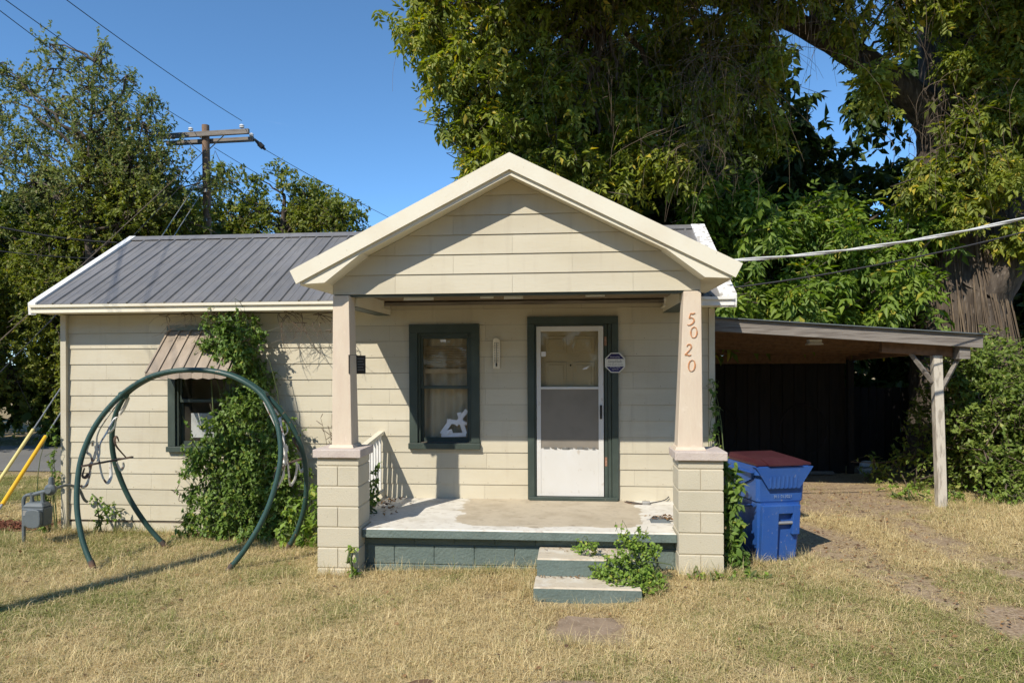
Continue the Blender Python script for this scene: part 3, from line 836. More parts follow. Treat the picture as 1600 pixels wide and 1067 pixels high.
# ---- porch: slab, foundation, pillars, columns, gable, roof
CX = -0.645
def mirror(x): return 2 * CX - x
SLT = 0.400
sl_ = MB()
def slab_poly(z, e=0.0):
    return [(-2.20 + e, 7.15 + e, z), (0.985 - e, 7.15 + e, z), (0.985 - e, 7.47, z), (1.33 - e, 7.47, z), (1.33 - e, YW - .02, z), (-2.58 + e, YW - .02, z), (-2.58 + e, 7.47, z), (-2.20 + e, 7.47, z)]
lo = slab_poly(SLT - .092); mid = slab_poly(SLT - .012); hi = slab_poly(SLT, .012)
n = 8
sl_.add(lo + mid + hi, [tuple(range(n))[::-1]] + [(i, (i + 1) % n, (i + 1) % n + n, i + n) for i in range(n)], 0)
sl_.add(mid + hi, [(i, (i + 1) % n, (i + 1) % n + n, i + n) for i in range(n)] + [tuple(range(n, 2 * n))], 1)
PORCH = sl_.build('porch_floor', [M['greencon'], M['porch']], HOUSE)
# foundation wall of green blocks
fcore = MB().box(-2.52, 1.27, 7.272, YW - .04, -.3, SLT - .095).build('porch_foundation', M['greencon'], HOUSE)
def blocks(parent, mat, x0, x1, yf, z0, z1, first, length, depth=0.02, gap=0.008, nm='block'):
    x = x0
    seq = [first] if first > 0.01 else []
    while x < x1 - 0.02:
        L = seq.pop() if seq else length
        e = min(x1, x + L)
        w = round(e - x - gap, 3); h = round(z1 - z0 - gap, 3)
        def make():
            b_ = .006
            v = [(0, depth, 0), (w, depth, 0), (w, depth, h), (0, depth, h), (0, b_, 0), (w, b_, 0), (w, b_, h), (0, b_, h), (b_, 0, b_), (w - b_, 0, b_), (w - b_, 0, h - b_), (b_, 0, h - b_)]
            f = [(3, 2, 1, 0), (8, 9, 10, 11)]
            for i in range(4):
                j = (i + 1) % 4
                f.append((i, j, j + 4, i + 4)); f.append((i + 4, j + 4, j + 8, i + 8))
            return v, f
        rect_mesh_part(nm, (nm, mat.name, w, h, depth), make, mat, parent, (x + gap / 2, yf, z0 + gap / 2))
        x = e
for r, (z0, z1) in enumerate([(-.2, .008), (.008, .215), (.215, SLT - .095)]):
    blocks(fcore, M['greencon'], -2.19, 0.98, 7.262, z0, z1, .30 if r % 2 else .51, .42)

def pillar(x0, side):
    x1 = x0 + .43; y0, y1 = 7.055, 7.45
    lab = 'left block pillar of the porch' if side < 0 else 'right block pillar of the porch'
    p = MB().box(x0 + .008, x1 - .008, y0 + .008, y1 - .008, -.25, 1.135).build('pillar', M['mortar'], HOUSE, label=lab)
    hs = [1.135, 1.05, .842, .634, .426, .218, .01, -.2]
    for r in range(7):
        zt, zb = hs[r], hs[r + 1]
        g = .0045
        split = r in (1, 3, 5)
        parts = [(x0, x0 + .212), (x0 + .212, x1)] if split else [(x0, x1)]
        for a, b in parts:
            aa = a + (g if a > x0 else 0); bb = b - (g if b < x1 else 0)
            w = round(bb - aa, 3); h = round(zt - zb - 2 * g, 3)
            # one solid block with eased edges all round
            def make():
                e = .007; d = y1 - y0
                v = []
                for z, i in ((0, e), (e, 0), (h - e, 0), (h, e)):
                    v += [(i, i, z), (w - i, i, z), (w - i, d - i, z), (i, d - i, z)]
                f = [(3, 2, 1, 0), (12, 13, 14, 15)]
                for k in range(3):
                    for i in range(4):
                        j = (i + 1) % 4
                        f.append((4 * k + i, 4 * k + j, 4 * k + 4 + j, 4 * k + 4 + i))
                return v, f
            rect_mesh_part('block', ('pb', w, h), make, M['block'], p, (aa, y0, zb + g))
    MB().box(x0 - .035, x1 + .035, y0 - .04, y1 + .04, 1.138, 1.222).build('pillar_cap', M['cap'], HOUSE, bevel=.008)
    return p
pillar(-2.64, -1)
pillar(0.99, 1)

def column(xb0, xb1, xt0, xt1, lab):
    zb, zt = 1.222, 2.80
    mb = MB()
    mb.frustum(xb0, xb1, 7.17, 7.41, zb + .03, xt0, xt1, 7.19, 7.39, zt)
    c = mb.build('porch_column', M['pink'], HOUSE, bevel=.006, label=lab)
    MB().frustum(xb0 - .03, xb1 + .03, 7.14, 7.44, zb, xb0 - .012, xb1 + .012, 7.155, 7.425, zb + .034).build('column_base', M['pink'], c, bevel=.004)
    return c
COLL = column(-2.525, -2.315, -2.515, -2.345, 'pinkish tapered left porch column')
COLR = column(1.0, 1.247, 1.07, 1.24, 'pinkish tapered right porch column with house numbers')

# gable siding
ROOF_T = 4.14; PS = 0.505; ROOF_U = 0.17
def under(x): return ROOF_T - ROOF_U - PS * abs(x - CX)
gx0, gx1 = -2.53, mirror(-2.53)
YG = 7.245
gc = MB()
gp = [(gx0, 2.815), (gx1, 2.815), (gx1, under(gx1) - .01), (CX, under(CX) - .01), (gx0, under(gx0) - .01)]
gc.prism([(x, YG, z) for x, z in gp], (0, .10, 0))
GAB = gc.build('porch_gable', M['siding'], HOUSE)
def clip_poly(poly, f):
    """keep f(p) >= 0"""
    out = []
    for i in range(len(poly)):
        a, b = poly[i], poly[(i + 1) % len(poly)]
        fa, fb = f(a), f(b)
        if fa >= 0: out.append(a)
        if (fa >= 0) != (fb >= 0):
            t = fa / (fa - fb)
            out.append((a[0] + (b[0] - a[0]) * t, a[1] + (b[1] - a[1]) * t))
    return out
r = 0; z = 2.812
while z < 3.95:
    z1 = z + .2
    off = CX + (0.61 if r % 2 else 0)
    xs = [gx0] + sorted(off + 1.22 * k for k in range(-3, 4) if gx0 + .05 < off + 1.22 * k < gx1 - .05) + [gx1]
    for a, b in zip(xs[:-1], xs[1:]):
        poly = [(a + .001, z), (b - .001, z), (b - .001, z1 - .003), (a + .001, z1 - .003)]
        poly = clip_poly(poly, lambda p: under(CX) - .004 - PS * (p[0] - CX) - p[1])
        poly = clip_poly(poly, lambda p: under(CX) - .004 + PS * (p[0] - CX) - p[1])
        if len(poly) >= 3 and (max(p[0] for p in poly) - min(p[0] for p in poly)) > .04:
            clip_board('siding_board', poly, YG, M['siding'], GAB)
    z = z1; r += 1
MB().box(gx0 + .01, gx1 - .01, YG + .004, YG + .16, 2.792, 2.8115).build('porch_header', M['green'], HOUSE)
MB().box(gx0 + .02, gx1 - .02, YG + .105, YW - .02, 2.852, 2.872).build('porch_ceiling', M['ceil'], HOUSE)
# flakes of the torn ceiling edge
for (a, b, h) in ((-1.82, -1.5, .03), (-1.0, -.86, .02), (-.75, -.55, .028), (.1, .3, .015)):
    MB().box(a, b, YG + .165, YG + .18, 2.792 - h, 2.80).build('ceiling_trim', M['white'], HOUSE)
for a, b in ((-2.50, -2.33), (1.055, 1.24)):
    bm_ = MB().box(a, b, YG + .165, YW - .022, 2.70, 2.85, 0)
    bm_.box(a - .001, b + .001, YG + .166, YW - .0225, 2.694, 2.6995, 1)
    bm_.build('porch_beam', [M['cream'], M['green']], HOUSE)

# porch roof
YF = 6.985
EXO = 2.14
pr = MB()
pts = [(CX - EXO, ROOF_T - PS * EXO), (CX, ROOF_T), (CX + EXO, ROOF_T - PS * EXO), (CX + EXO, ROOF_T - PS * EXO - ROOF_U + .03), (CX, ROOF_T - ROOF_U), (CX - EXO, ROOF_T - PS * EXO - ROOF_U + .03)]
# two convex halves
for sg in (-1, 1):
    e = CX + sg * EXO
    q = [(CX, ROOF_T), (e, ROOF_T - PS * EXO), (e, ROOF_T - PS * EXO - ROOF_U), (CX, ROOF_T - ROOF_U)]
    if sg > 0: q = q[::-1]
    pr.prism([(x, YF, z) for x, z in q], (0, 3.45, 0))
PROOF = pr.build('porch_roof', M['cream'], HOUSE)
for sg in (-1, 1):
    e = CX + sg * (EXO + .03)
    d = Vector((sg, -PS)).normalized(); nn = Vector((PS * sg, 1)).normalized() if sg > 0 else Vector((-PS, 1)).normalized()
    q = [(CX, ROOF_T + .004), (e, ROOF_T + .004 - PS * (EXO + .03)), (e, ROOF_T + .018 - PS * (EXO + .03)), (CX, ROOF_T + .018)]
    mb = MB(); mb.prism([(x, YF + .002, z) for x, z in q], (0, 3.4, 0)); mb.build('roof_sheet', M['roof'], PROOF)
    # broad bargeboard, its lower end cut square to the slope
    tip = Vector((CX + sg * 2.235, ROOF_T + .022 - PS * 2.235))
    q = [(CX, ROOF_T + .022), (tip.x, tip.y), (tip.x - nn.x * .148, tip.y - nn.y * .148), (CX, ROOF_T + .022 - .165)]
    mb = MB(); mb.prism([(x, YF - .034, z) for x, z in q], (0, .031, 0))
    mb.build('bargeboard', M['cream'], PROOF)
    # second, thinner board behind its lower edge
    q = [(CX, ROOF_T - .1), (CX + sg * 2.1, ROOF_T - .1 - PS * 2.1), (CX + sg * 2.1, ROOF_T - .192 - PS * 2.1 + .012), (CX, ROOF_T - .192)]
    mb = MB(); mb.prism([(x, YF - .0015, z) for x, z in q], (0, .025, 0)); mb.build('inner_bargeboard', M['cream'], PROOF)
    # boxed eave
    A = (CX + sg * 2.118, 2.900); B = (CX + sg * 1.885, 2.912); C = (CX + sg * 1.50, 3.205)
    q = [A, B, C]
    mb = MB(); mb.prism([(x, YF - .004, z) for x, z in q], (0, 1.45, 0)); mb.build('eave_box', M['cream'], PROOF)

# railing on the left of the porch
RAIL = MB()
RAIL.prism([(-2.49, 7.5, 1.05), (-2.49, YW - .02, 1.20), (-2.49, YW - .02, 1.24), (-2.49, 7.5, 1.09)], (.07, 0, 0))
RAIL = RAIL.build('porch_railing', M['cream'], HOUSE)
MB().box(-2.48, -2.43, 7.5, YW - .03, .47, .51).build('bottom_rail', M['cream'], RAIL)
for k in range(11):
    y = 7.56 + k * .115
    MB().box(-2.473, -2.441, y, y + .034, .512, 1.055 + (y - 7.5) * .113).build('baluster', M['white'], RAIL)

# ---- windows and door
def frame_piece(name, x0, x1, y0, y1, z0, z1, mat, parent, bevel=.004):
    return MB().box(x0, x1, y0, y1, z0, z1).build(name, mat, parent, bevel=bevel)

def window(lab, W, cw, sillh, sash_z, with_lower=True):
    x0, x1, z0, z1 = W
    yf = YW - .045
    root = MB().box(x0, x1, yf, YW + .01, z1 - cw, z1).build('window', M['green'], HOUSE, label=lab)
    frame_piece('casing', x0, x0 + cw, yf + .001, YW + .01, z0 + sillh, z1 - cw - .001, M['green'], root)
    frame_piece('casing', x1 - cw, x1, yf + .001, YW + .01, z0 + sillh, z1 - cw - .001, M['green'], root)
    frame_piece('sill', x0 - .008, x1 + .008, yf - .03, YW + .11, z0, z0 + sillh - .001, M['green'], root)
    a, b, c, d = x0 + cw, x1 - cw, z0 + sillh, z1 - cw
    # jamb lining
    frame_piece('jamb', a, a + .03, YW - .01, YW + .11, c, d, M['green'], root)
    frame_piece('jamb', b - .03, b, YW - .01, YW + .11, c, d, M['green'], root)
    frame_piece('jamb', a + .031, b - .031, YW - .01, YW + .11, d - .03, d, M['green'], root)
    a += .031; b -= .031; d -= .031
    def sash(y, zb, zt, rail_b, rail_t, st):
        s = MB()
        s.box(a, a + st, y, y + .035, zb, zt); s.box(b - st, b, y, y + .035, zb, zt)
        s.box(a + st, b - st, y, y + .035, zb, zb + rail_b); s.box(a + st, b - st, y, y + .035, zt - rail_t, zt)
        s.build('sash', M['green'], root)
        MB().box(a + st, b - st, y + .014, y + .018, zb + rail_b, zt - rail_t).build('pane', M['glass'], root)
    sash(YW + .015, sash_z - .02, d, .035, .045, .03)
    sash(YW + .055, c, sash_z + .02, .06, .035, .03)
    return root, (a, b, c, d)

WINP, (a, b, c, d) = window('tall green-framed porch window with half-raised blind', WP, .105, .075, 1.79)
bz = d - .12
for k in range(9):
    z = bz - k * .03 - .03
    MB().prism([(a + .035, YW + .098, z), (a + .035, YW + .118, z + .016), (a + .035, YW + .120, z + .013), (a + .035, YW + .100, z - .003)], (b - a - .07, 0, 0)).build('blind_slat', M['blind'], WINP)
MB().box(a + .035, b - .035, YW + .098, YW + .12, bz - .36, bz - .305).build('blind_rail', M['blind'], WINP)
cv = MB()
nC = 40
for i in range(nC):
    t0, t1 = i / nC, (i + 1) / nC
    X0, X1 = a - .02 + (b - a + .04) * t0, a - .02 + (b - a + .04) * t1
    f = lambda t: YW + .165 + .022 * math.sin(t * 23) + .015 * math.sin(t * 11 + 1)
    cv.add([(X0, f(t0), c - .05), (X1, f(t1), c - .05), (X1, f(t1), d), (X0, f(t0), d)], [(0, 1, 2, 3)])
cv.build('curtain', M['curtain'], WINP, smooth=True)
MB().box(a + .255, a + .325, YW + .012, YW + .0149, d - .085, d - .055).build('window_sticker', M['paper'], WINP)

WINL, (a2, b2, c2, d2) = window('small green-framed window under the awning', WL, .10, .07, 1.62)
MB().box(a2 - .02, b2 + .02, YW + .35, YW + .37, c2 - .1, d2).build('dark_room_sheet', M['interior'], WINL)  # dark sheet added behind the panes, stands in for the unlit room
MB().box(a2 + .10, a2 + .42, YW + .115, YW + .118, c2 + .1, c2 + .42).build('window_paper', M['paper'], WINL)

# door surround
x0, x1, z0, z1 = DR
DF = MB().box(x0, x1, YW - .05, YW + .01, z1 - .09, z1).build('door_frame', M['green'], HOUSE, label='dark green door frame with wide grooved right jamb')
frame_piece('casing', x0, x0 + .085, YW - .049, YW + .01, z0, z1 - .091, M['green'], DF)
frame_piece('casing', x1 - .08, x1, YW - .049, YW + .01, z0, z1 - .091, M['green'], DF)
frame_piece('jamb', x1 - .125, x1 - .085, YW - .036, YW + .01, z0, z1 - .092, M['green'], DF)
frame_piece('jamb', x1 - .170, x1 - .130, YW - .020, YW + .01, z0, z1 - .092, M['green'], DF)
frame_piece('jamb', x0 + .086, x0 + .104, YW - .030, YW + .10, z0, z1 - .092, M['green'], DF)
frame_piece('threshold', x0 + .02, x1 - .01, YW - .09, YW + .1, z0 - .003, z0 + .035, M['green'], DF)
for zz, mm in ((2.30, M['hinge']), (.82, M['hinge'])):
    MB().box(x1 - .168, x1 - .140, YW - .0235, YW - .0205, zz, zz + .11).build('hinge', mm, DF)
MB().box(x0 + .106, x1 - .172, YW - .022, YW + .1, z1 - .112, z1 - .0925).build('head_jamb', M['green'], DF)
# storm door
sx0, sx1, sz0, sz1 = x0 + .112, x1 - .180, .446, z1 - .118
yd = YW - .028
SD = MB()
SD.box(sx0, sx0 + .052, yd, yd + .028, sz0, sz1); SD.box(sx1 - .062, sx1, yd, yd + .028, sz0, sz1)
SD.box(sx0 + .052, sx1 - .062, yd, yd + .028, sz1 - .062, sz1); SD.box(sx0 + .052, sx1 - .062, yd, yd + .028, sz0, sz0 + .03)
SD = SD.build('storm_door', M['alu'], HOUSE, bevel=.003, label='white storm door with glass above and dusty screen below')
ga, gb = sx0 + .053, sx1 - .063
MB().box(ga, gb, yd + .002, yd + .026, 1.765, 1.795).build('middle_rail', M['alu'], SD, bevel=.003)
MB().box(ga, gb, yd + .012, yd + .016, 1.796, sz1 - .063).build('pane', M['doorglass'], SD)
MB().box(ga, gb, yd + .010, yd + .014, 1.035, 1.764).build('screen', M['screen'], SD)
kp = MB()
NK = 26
top = [1.035 + .010 * math.sin(i * 1.9) + random.uniform(-.008, .006) for i in range(NK + 1)]
for i in range(NK):
    xa, xb = ga + (gb - ga) * i / NK, ga + (gb - ga) * (i + 1) / NK
    kp.add([(xa, yd + .004, sz0 + .031), (xb, yd + .004, sz0 + .031), (xb, yd + .004, top[i + 1]), (xa, yd + .004, top[i]),
            (xa, yd + .02, sz0 + .031), (xb, yd + .02, sz0 + .031), (xb, yd + .02, top[i + 1]), (xa, yd + .02, top[i])],
           [(0, 1, 2, 3), (3, 2, 6, 7), (5, 4, 7, 6)])
kp.build('kick_panel', M['alu'], SD)
rg = MB()
for i in range(7):
    xa = ga + .05 + i * .095 + random.uniform(-.02, .02)
    rg.box(xa, xa + random.uniform(.03, .09), yd - .004, yd + .003, 1.028 + random.uniform(-.008, .006), 1.044 + random.uniform(-.004, .01))
rg.build('torn_edge', M['inkgrey'], SD)
hd = MB(); hd.box(sx1 - .045, sx1 - .02, yd - .012, yd - .001, 1.40, 1.57)
hd.tube([(sx1 - .032, yd - .012, 1.42), (sx1 - .032, yd - .04, 1.44), (sx1 - .032, yd - .04, 1.53), (sx1 - .032, yd - .012, 1.55)], .007, 6)
hd.build('handle', M['black'], SD)
MB().box(ga + .005, ga + .062, yd + .009, yd + .0115, 2.17, 2.23).build('sticker', M['paper'], SD)
MB().prism([(gb - .20, yd + .0105, 2.005), (gb - .14, yd + .0105, 2.012), (gb - .11, yd + .0105, 2.05), (gb - .17, yd + .0105, 2.03)], (0, -.002, 0)).build('paper_scrap', M['paper'], SD)
# inner door: six raised panels
ID = MB().box(sx0 + .01, sx1 - .01, YW + .06, YW + .1, .44, z1 - .11).build('front_door', M['innerdoor'], HOUSE, label='tan six-panel door behind the storm door')
for cx_ in (sx0 + .24, sx1 - .24):
    for pz0, pz1 in ((2.22, 2.42), (1.52, 2.10), (.60, 1.38)):
        p = MB()
        p.frustum(cx_ - .13, cx_ + .13, 0, 1, 0, 0, 0, 0, 0, 0) if False else None
        p.box(cx_ - .13, cx_ + .13, YW + .042, YW + .0599, pz0, pz1)
        p.box(cx_ - .095, cx_ + .095, YW + .030, YW + .0419, pz0 + .035, pz1 - .035)
        p.build('door_panel', M['innerdoor'], ID, bevel=.003)
MB().tube([(sx0 + .42, YW + .052, 2.06), (sx0 + .42, YW + .046, 2.06)], .012, 8).build('peephole', M['black'], ID)

# awning over the left window
AX0, AX1 = -5.26, -4.22
AT = Vector((0, YW - .02, 2.55)); AB = Vector((0, 8.27, 1.985))
AW = MB().prism([(AX0 + .02, AT.y, AT.z - .012), (AX0 + .02, AB.y, AB.z - .012), (AX0 + .02, AB.y, AB.z - .03), (AX0 + .02, AT.y, AT.z - .03)], (AX1 - AX0 - .04, 0, 0)).build('awning', M['awninggreen'], HOUSE, label='tan ribbed metal awning over the left window')
nA = 7; w = (AX1 - AX0) / nA
for i in range(nA):
    def make():
        d = AB - AT; L = d.length; d = d.normalized(); nA_ = Vector((0, d.z, -d.y)) * (-1 if -d.y < 0 else 1)
        nA_ = Vector((0, d.z, -d.y)); nA_ = nA_ if nA_.z > 0 else -nA_
        v = []; f = []
        prof = [(0, 0), (.0, .022), (.02, .022), (.02, .004), (w - .004, .004), (w - .004, 0)]
        for s in (0, L):
            for x, h in prof:
                p = d * s + nA_ * h; v.append((x, p.y, p.z))
        n = len(prof)
        for k in range(n):
            k2 = (k + 1) % n
            f.append((k, n + k, n + k2, k2))
        f.append(tuple(range(n))); f.append(tuple(range(2 * n - 1, n - 1, -1)))
        # scalloped drop at the front edge
        b0 = len(v); e = d * L
        v += [(0, e.y - .002, e.z + .008), (w - .004, e.y - .002, e.z + .008), (w - .004, e.y - .006, e.z - .06), (w * .5, e.y - .007, e.z - .075), (0, e.y - .006, e.z - .06)]
        v += [(a_, b_ + .004, c_) for a_, b_, c_ in v[b0:b0 + 5]]
        f.append((b0, b0 + 1, b0 + 2, b0 + 3, b0 + 4)); f.append((b0 + 9, b0 + 8, b0 + 7, b0 + 6, b0 + 5))
        for k in range(5): f.append((b0 + k, b0 + 5 + k, b0 + 5 + (k + 1) % 5, b0 + (k + 1) % 5))
        return v, f
    rect_mesh_part('awning_panel', 'awn', make, M['awning'], AW, (AX0 + i * w, AT.y, AT.z))
MB().box(AX0 - .01, AX1 + .01, AT.y - .05, AT.y + .015, AT.z - .02, AT.z + .045).build('head_rail', M['awninggreen'], AW)
for xs_ in (AX0 - .012, AX1 + .003):
    MB().prism([(xs_, AT.y, AT.z - .03), (xs_, AB.y, AB.z - .03), (xs_, AT.y, AB.z - .02)], (.009, 0, 0)).build('awning_side', M['awning'], AW)

# house numbers: brush-shaped copper digits down the column
def digit(pts, wid, cx_, cz, size, parent, lean=0.0):
    """flat calligraphic stroke standing 6 mm proud of the column"""
    P = smooth_path([(p[0], 0, p[1]) for p in pts], 6)
    n = len(P); L = []; Rr = []
    for i, p in enumerate(P):
        t = (P[min(i + 1, n - 1)] - P[max(i - 1, 0)]).normalized()
        s = i / (n - 1) * (len(wid) - 1); k = min(int(s), len(wid) - 2); wv = wid[k] + (wid[k + 1] - wid[k]) * (s - k)
        q = Vector((-t.z, 0, t.x)) * wv * .5
        L.append(p + q); Rr.append(p - q)
    mb = MB(); vs = []
    for j, (a, b) in enumerate(zip(L, Rr)):
        for p in (a, b):
            x = cx_ + (p.x + lean * p.z) * size; z = cz + p.z * size
            yf = 7.17 + (z - 1.252) * .013
            vs.append((x, yf - .009, z)); vs.append((x, yf + .002, z))
    fs = []
    for i in range(n - 1):
        o = 4 * i
        fs += [(o, o + 2, o + 6, o + 4), (o, o + 4, o + 5, o + 1), (o + 2, o + 3, o + 7, o + 6)]
    fs += [(0, 1, 3, 2), (4 * n - 4, 4 * n - 2, 4 * n - 1, 4 * n - 3)]
    mb.add(vs, fs)
    return mb.build('house_number', M['rustnum'], parent)
oval = [(.0, .5), (-.2, .36), (-.28, 0), (-.2, -.36), (0, -.5), (.2, -.36), (.28, 0), (.2, .36), (.0, .5)]
ow = [.04, .08, .12, .08, .04, .08, .12, .08, .04]
five = [(-.10, .47), (-.14, .28), (-.17, .09), (-.02, .13), (.18, .02), (.22, -.18), (.08, -.38), (-.14, -.47), (-.26, -.42)]
two = [(-.18, .30), (-.08, .46), (.12, .44), (.20, .26), (.10, .02), (-.10, -.22), (-.26, -.40), (-.1, -.38), (.08, -.46), (.26, -.40)]
d5 = digit(five, [.05, .06, .06, .05, .09, .12, .09, .05, .04], 1.140, 2.520, .125, COLR, .12)
digit([(-.10, .47), (.06, .43), (.25, .49)], [.05, .10, .04], 1.140, 2.520, .125, COLR, .12)
digit(oval, ow, 1.165, 2.390, .108, COLR, .05)
digit(two, [.04, .07, .10, .11, .09, .07, .07, .10, .10, .03], 1.112, 2.215, .118, COLR, .1)
digit(oval, ow, 1.142, 2.060, .112, COLR, .08)

# ------------------------------------------------------------------ front steps
ST = thing('front_steps', 'two worn green concrete steps below the porch slab', 'steps', (.1, 6.9, 0))
def step(x0, x1, y0, y1, z0, z1):
    mb = MB(); e = .014
    lo = [(x0, y0, z0), (x1, y0, z0), (x1, y1, z0), (x0, y1, z0)]
    md = [(x0 + .004, y0 + .004, z1 - e), (x1 - .004, y0 + .004, z1 - e), (x1 - .004, y1, z1 - e), (x0 + .004, y1, z1 - e)]
    hi = [(x0 + e, y0 + e, z1), (x1 - e, y0 + e, z1), (x1 - e, y1, z1), (x0 + e, y1, z1)]
    side = [(i, (i + 1) % 4, (i + 1) % 4 + 4, i + 4) for i in range(4)]
    mb.add(lo + md, side + [(3, 2, 1, 0)], 0)
    mb.add(md + hi, side + [(4, 5, 6, 7)], 1)
    mb.build('step', [M['greencon'], M['steptop']], ST)
step(-.385, .60, 6.815, 7.258, -.2, .218)
step(-.40, .585, 6.47, 6.812, -.25, .052)
# ------------------------------------------------------------------ small things on the house
SG = thing('security_sign', 'small octagonal blue and white security sign on the green door frame', 'sign', (.475, YW - .06, 2.09))
def octagon(r, cx_, cz, y, d):
    s = r * math.tan(R(22.5))
    p = [(-s, r), (s, r), (r, s), (r, -s), (s, -r), (-s, -r), (-r, -s), (-r, s)]
    return [(cx_ + a, y, cz + b) for a, b in p]
sx, sy, sz = .475, YW - .066, 2.09
mb = MB(); mb.prism(octagon(.122, sx, sz, sy, 0), (0, .006, 0)); mb.build('sign_plate', M['signwhite'], SG)
s8 = .112 * math.tan(R(22.5))
for sg in (1, -1):
    q = [(-s8, .110), (s8, .110), (.108, .046), (-.108, .046)]
    q = [(sx + a, sy - .0012, sz + sg * b - .001) for a, b in q]
    mb = MB(); mb.prism(q if sg < 0 else q[::-1], (0, .001, 0)); mb.build('blue_field', M['signblue'], SG)
text_mesh('Protected by', .022, front_text_mat(sx, sy - .0018, sz + .068), M['inkwhite'], 'lettering', SG, .0004)
text_mesh('SimpliSafe', .048, front_text_mat(sx - .004, sy - .0006, sz + .014), M['inkgrey'], 'lettering', SG, .0004, shear=.25, sx=.88)
text_mesh('HOME SECURITY SYSTEM', .0205, front_text_mat(sx, sy - .0006, sz - .026), M['inkgrey'], 'lettering', SG, .0004, sx=.82)
text_mesh('24/7 Police Dispatch', .019, front_text_mat(sx, sy - .0018, sz - .056), M['inkwhite'], 'lettering', SG, .0004, sx=.8)
text_mesh('SimpliSafe.com', .017, front_text_mat(sx, sy - .0018, sz - .082), M['inkwhite'], 'lettering', SG, .0004, sx=.8)

TH = thing('thermometer', 'yellowed wall thermometer between the porch window and door', 'thermometer', (-.985, YW - .03, 2.2))
mb = MB(); q = []
for k in range(9):
    a = math.pi * k / 8
    q.append((-.985 + .042 * math.cos(a), YW - .045, 2.372 + .03 * math.sin(a)))
q += [(-1.027, YW - .045, 2.02), (-.943, YW - .045, 2.02)]
mb.prism(q[::-1], (0, .018, 0)); mb.build('backplate', M['thermo'], TH)
MB().tube([(-.985, YW - .047, 2.09), (-.985, YW - .047, 2.345)], .004, 6).build('glass_tube', M['inkgrey'], TH)
MB().tube([(-.985, YW - .047, 2.05), (-.985, YW - .047, 2.09)], .009, 8).build('bulb', M['ink'], TH)
mb = MB()
for k in range(12):
    z = 2.11 + k * .021
    for sg in (-1, 1):
        mb.box(-.985 + sg * .02 - .006, -.985 + sg * .02 + .006, YW - .0465, YW - .0452, z - .003, z + .004)
mb.build('scale_marks', M['ink'], TH)

PL = thing('plaque', 'small dark metal plaque fixed to the right side of the left column', 'plaque', (-2.33, 7.30, 2.08))
MB().box(-2.345, -2.333, 7.17, 7.44, 1.99, 2.185).build('plaque_plate', M['plaque'], PL)
MB().box(-2.36, -2.24, 7.412, 7.424, 1.985, 2.18).build('back_plate', M['plaque'], PL)
mb = MB()
for k in range(5):
    mb.box(-2.325, -2.252 - .012 * (k % 2), 7.4095, 7.4115, 2.02 + k * .03, 2.032 + k * .03)
mb.build('relief_lines', M['inkgrey'], PL)

PAP = MB()
def strip(p, q, w, y):
    P, Q = Vector((p[0], 0, p[1])), Vector((q[0], 0, q[1]))
    t = (Q - P).normalized(); n_ = Vector((-t.z, 0, t.x)) * w / 2
    PAP.prism([(v.x, y + e_, v.z) for v, e_ in ((P - n_, 0), ((P + Q) / 2 - n_, -.012), (Q - n_, .006), (Q + n_, -.004), ((P + Q) / 2 + n_, -.006), (P + n_, .004))], (0, .002, 0))
yb = YW + .062
strip((-1.70, 1.195), (-1.57, 1.375), .06, yb); strip((-1.63, 1.36), (-1.40, 1.335), .055, yb - .003)
strip((-1.52, 1.31), (-1.375, 1.50), .05, yb - .006); strip((-1.475, 1.47), (-1.40, 1.20), .055, yb - .009)
strip((-1.70, 1.185), (-1.385, 1.19), .05, yb - .012); strip((-1.46, 1.34), (-1.375, 1.33), .04, yb - .015)
strip((-1.69, 1.20), (-1.56, 1.24), .05, yb - .018)
tag(PAP.build('torn_paper', M['paper']), 'torn white paper strips in the lower right corner of the porch window', 'paper')

# plug and cord by the door, debris on the porch
CRD = thing('extension_cord', 'dark cord with grey plug lying on the porch right of the door', 'cord', (.85, 8.5, .41))
CRDp = smooth_path([(.60, 8.72, .408), (.70, 8.62, .412), (.80, 8.58, .41), (.92, 8.66, .41), (1.06, 8.76, .42), (1.12, 8.78, .46)], 6)
MB().tube(CRDp, .006, 6).build('cord', M['wire'], CRD, smooth=True)
MB().box(.78, .87, 8.55, 8.61, .402, .44).build('plug', M['steel'], CRD, bevel=.008)
MB().tube(smooth_path([(.58, 8.70, .407), (.64, 8.60, .408), (.75, 8.56, .408), (.82, 8.58, .412)]), .006, 6).build('cord', M['rustbar'], CRD)
mb = MB()
mb.frustum(.78, .99, 7.60, 7.78, .401, .81, .96, 7.63, 7.75, .432)
tag(mb.build('roof_shingle', M['metergrey']), 'small slab of debris lying by the right pillar on the porch', 'debris')

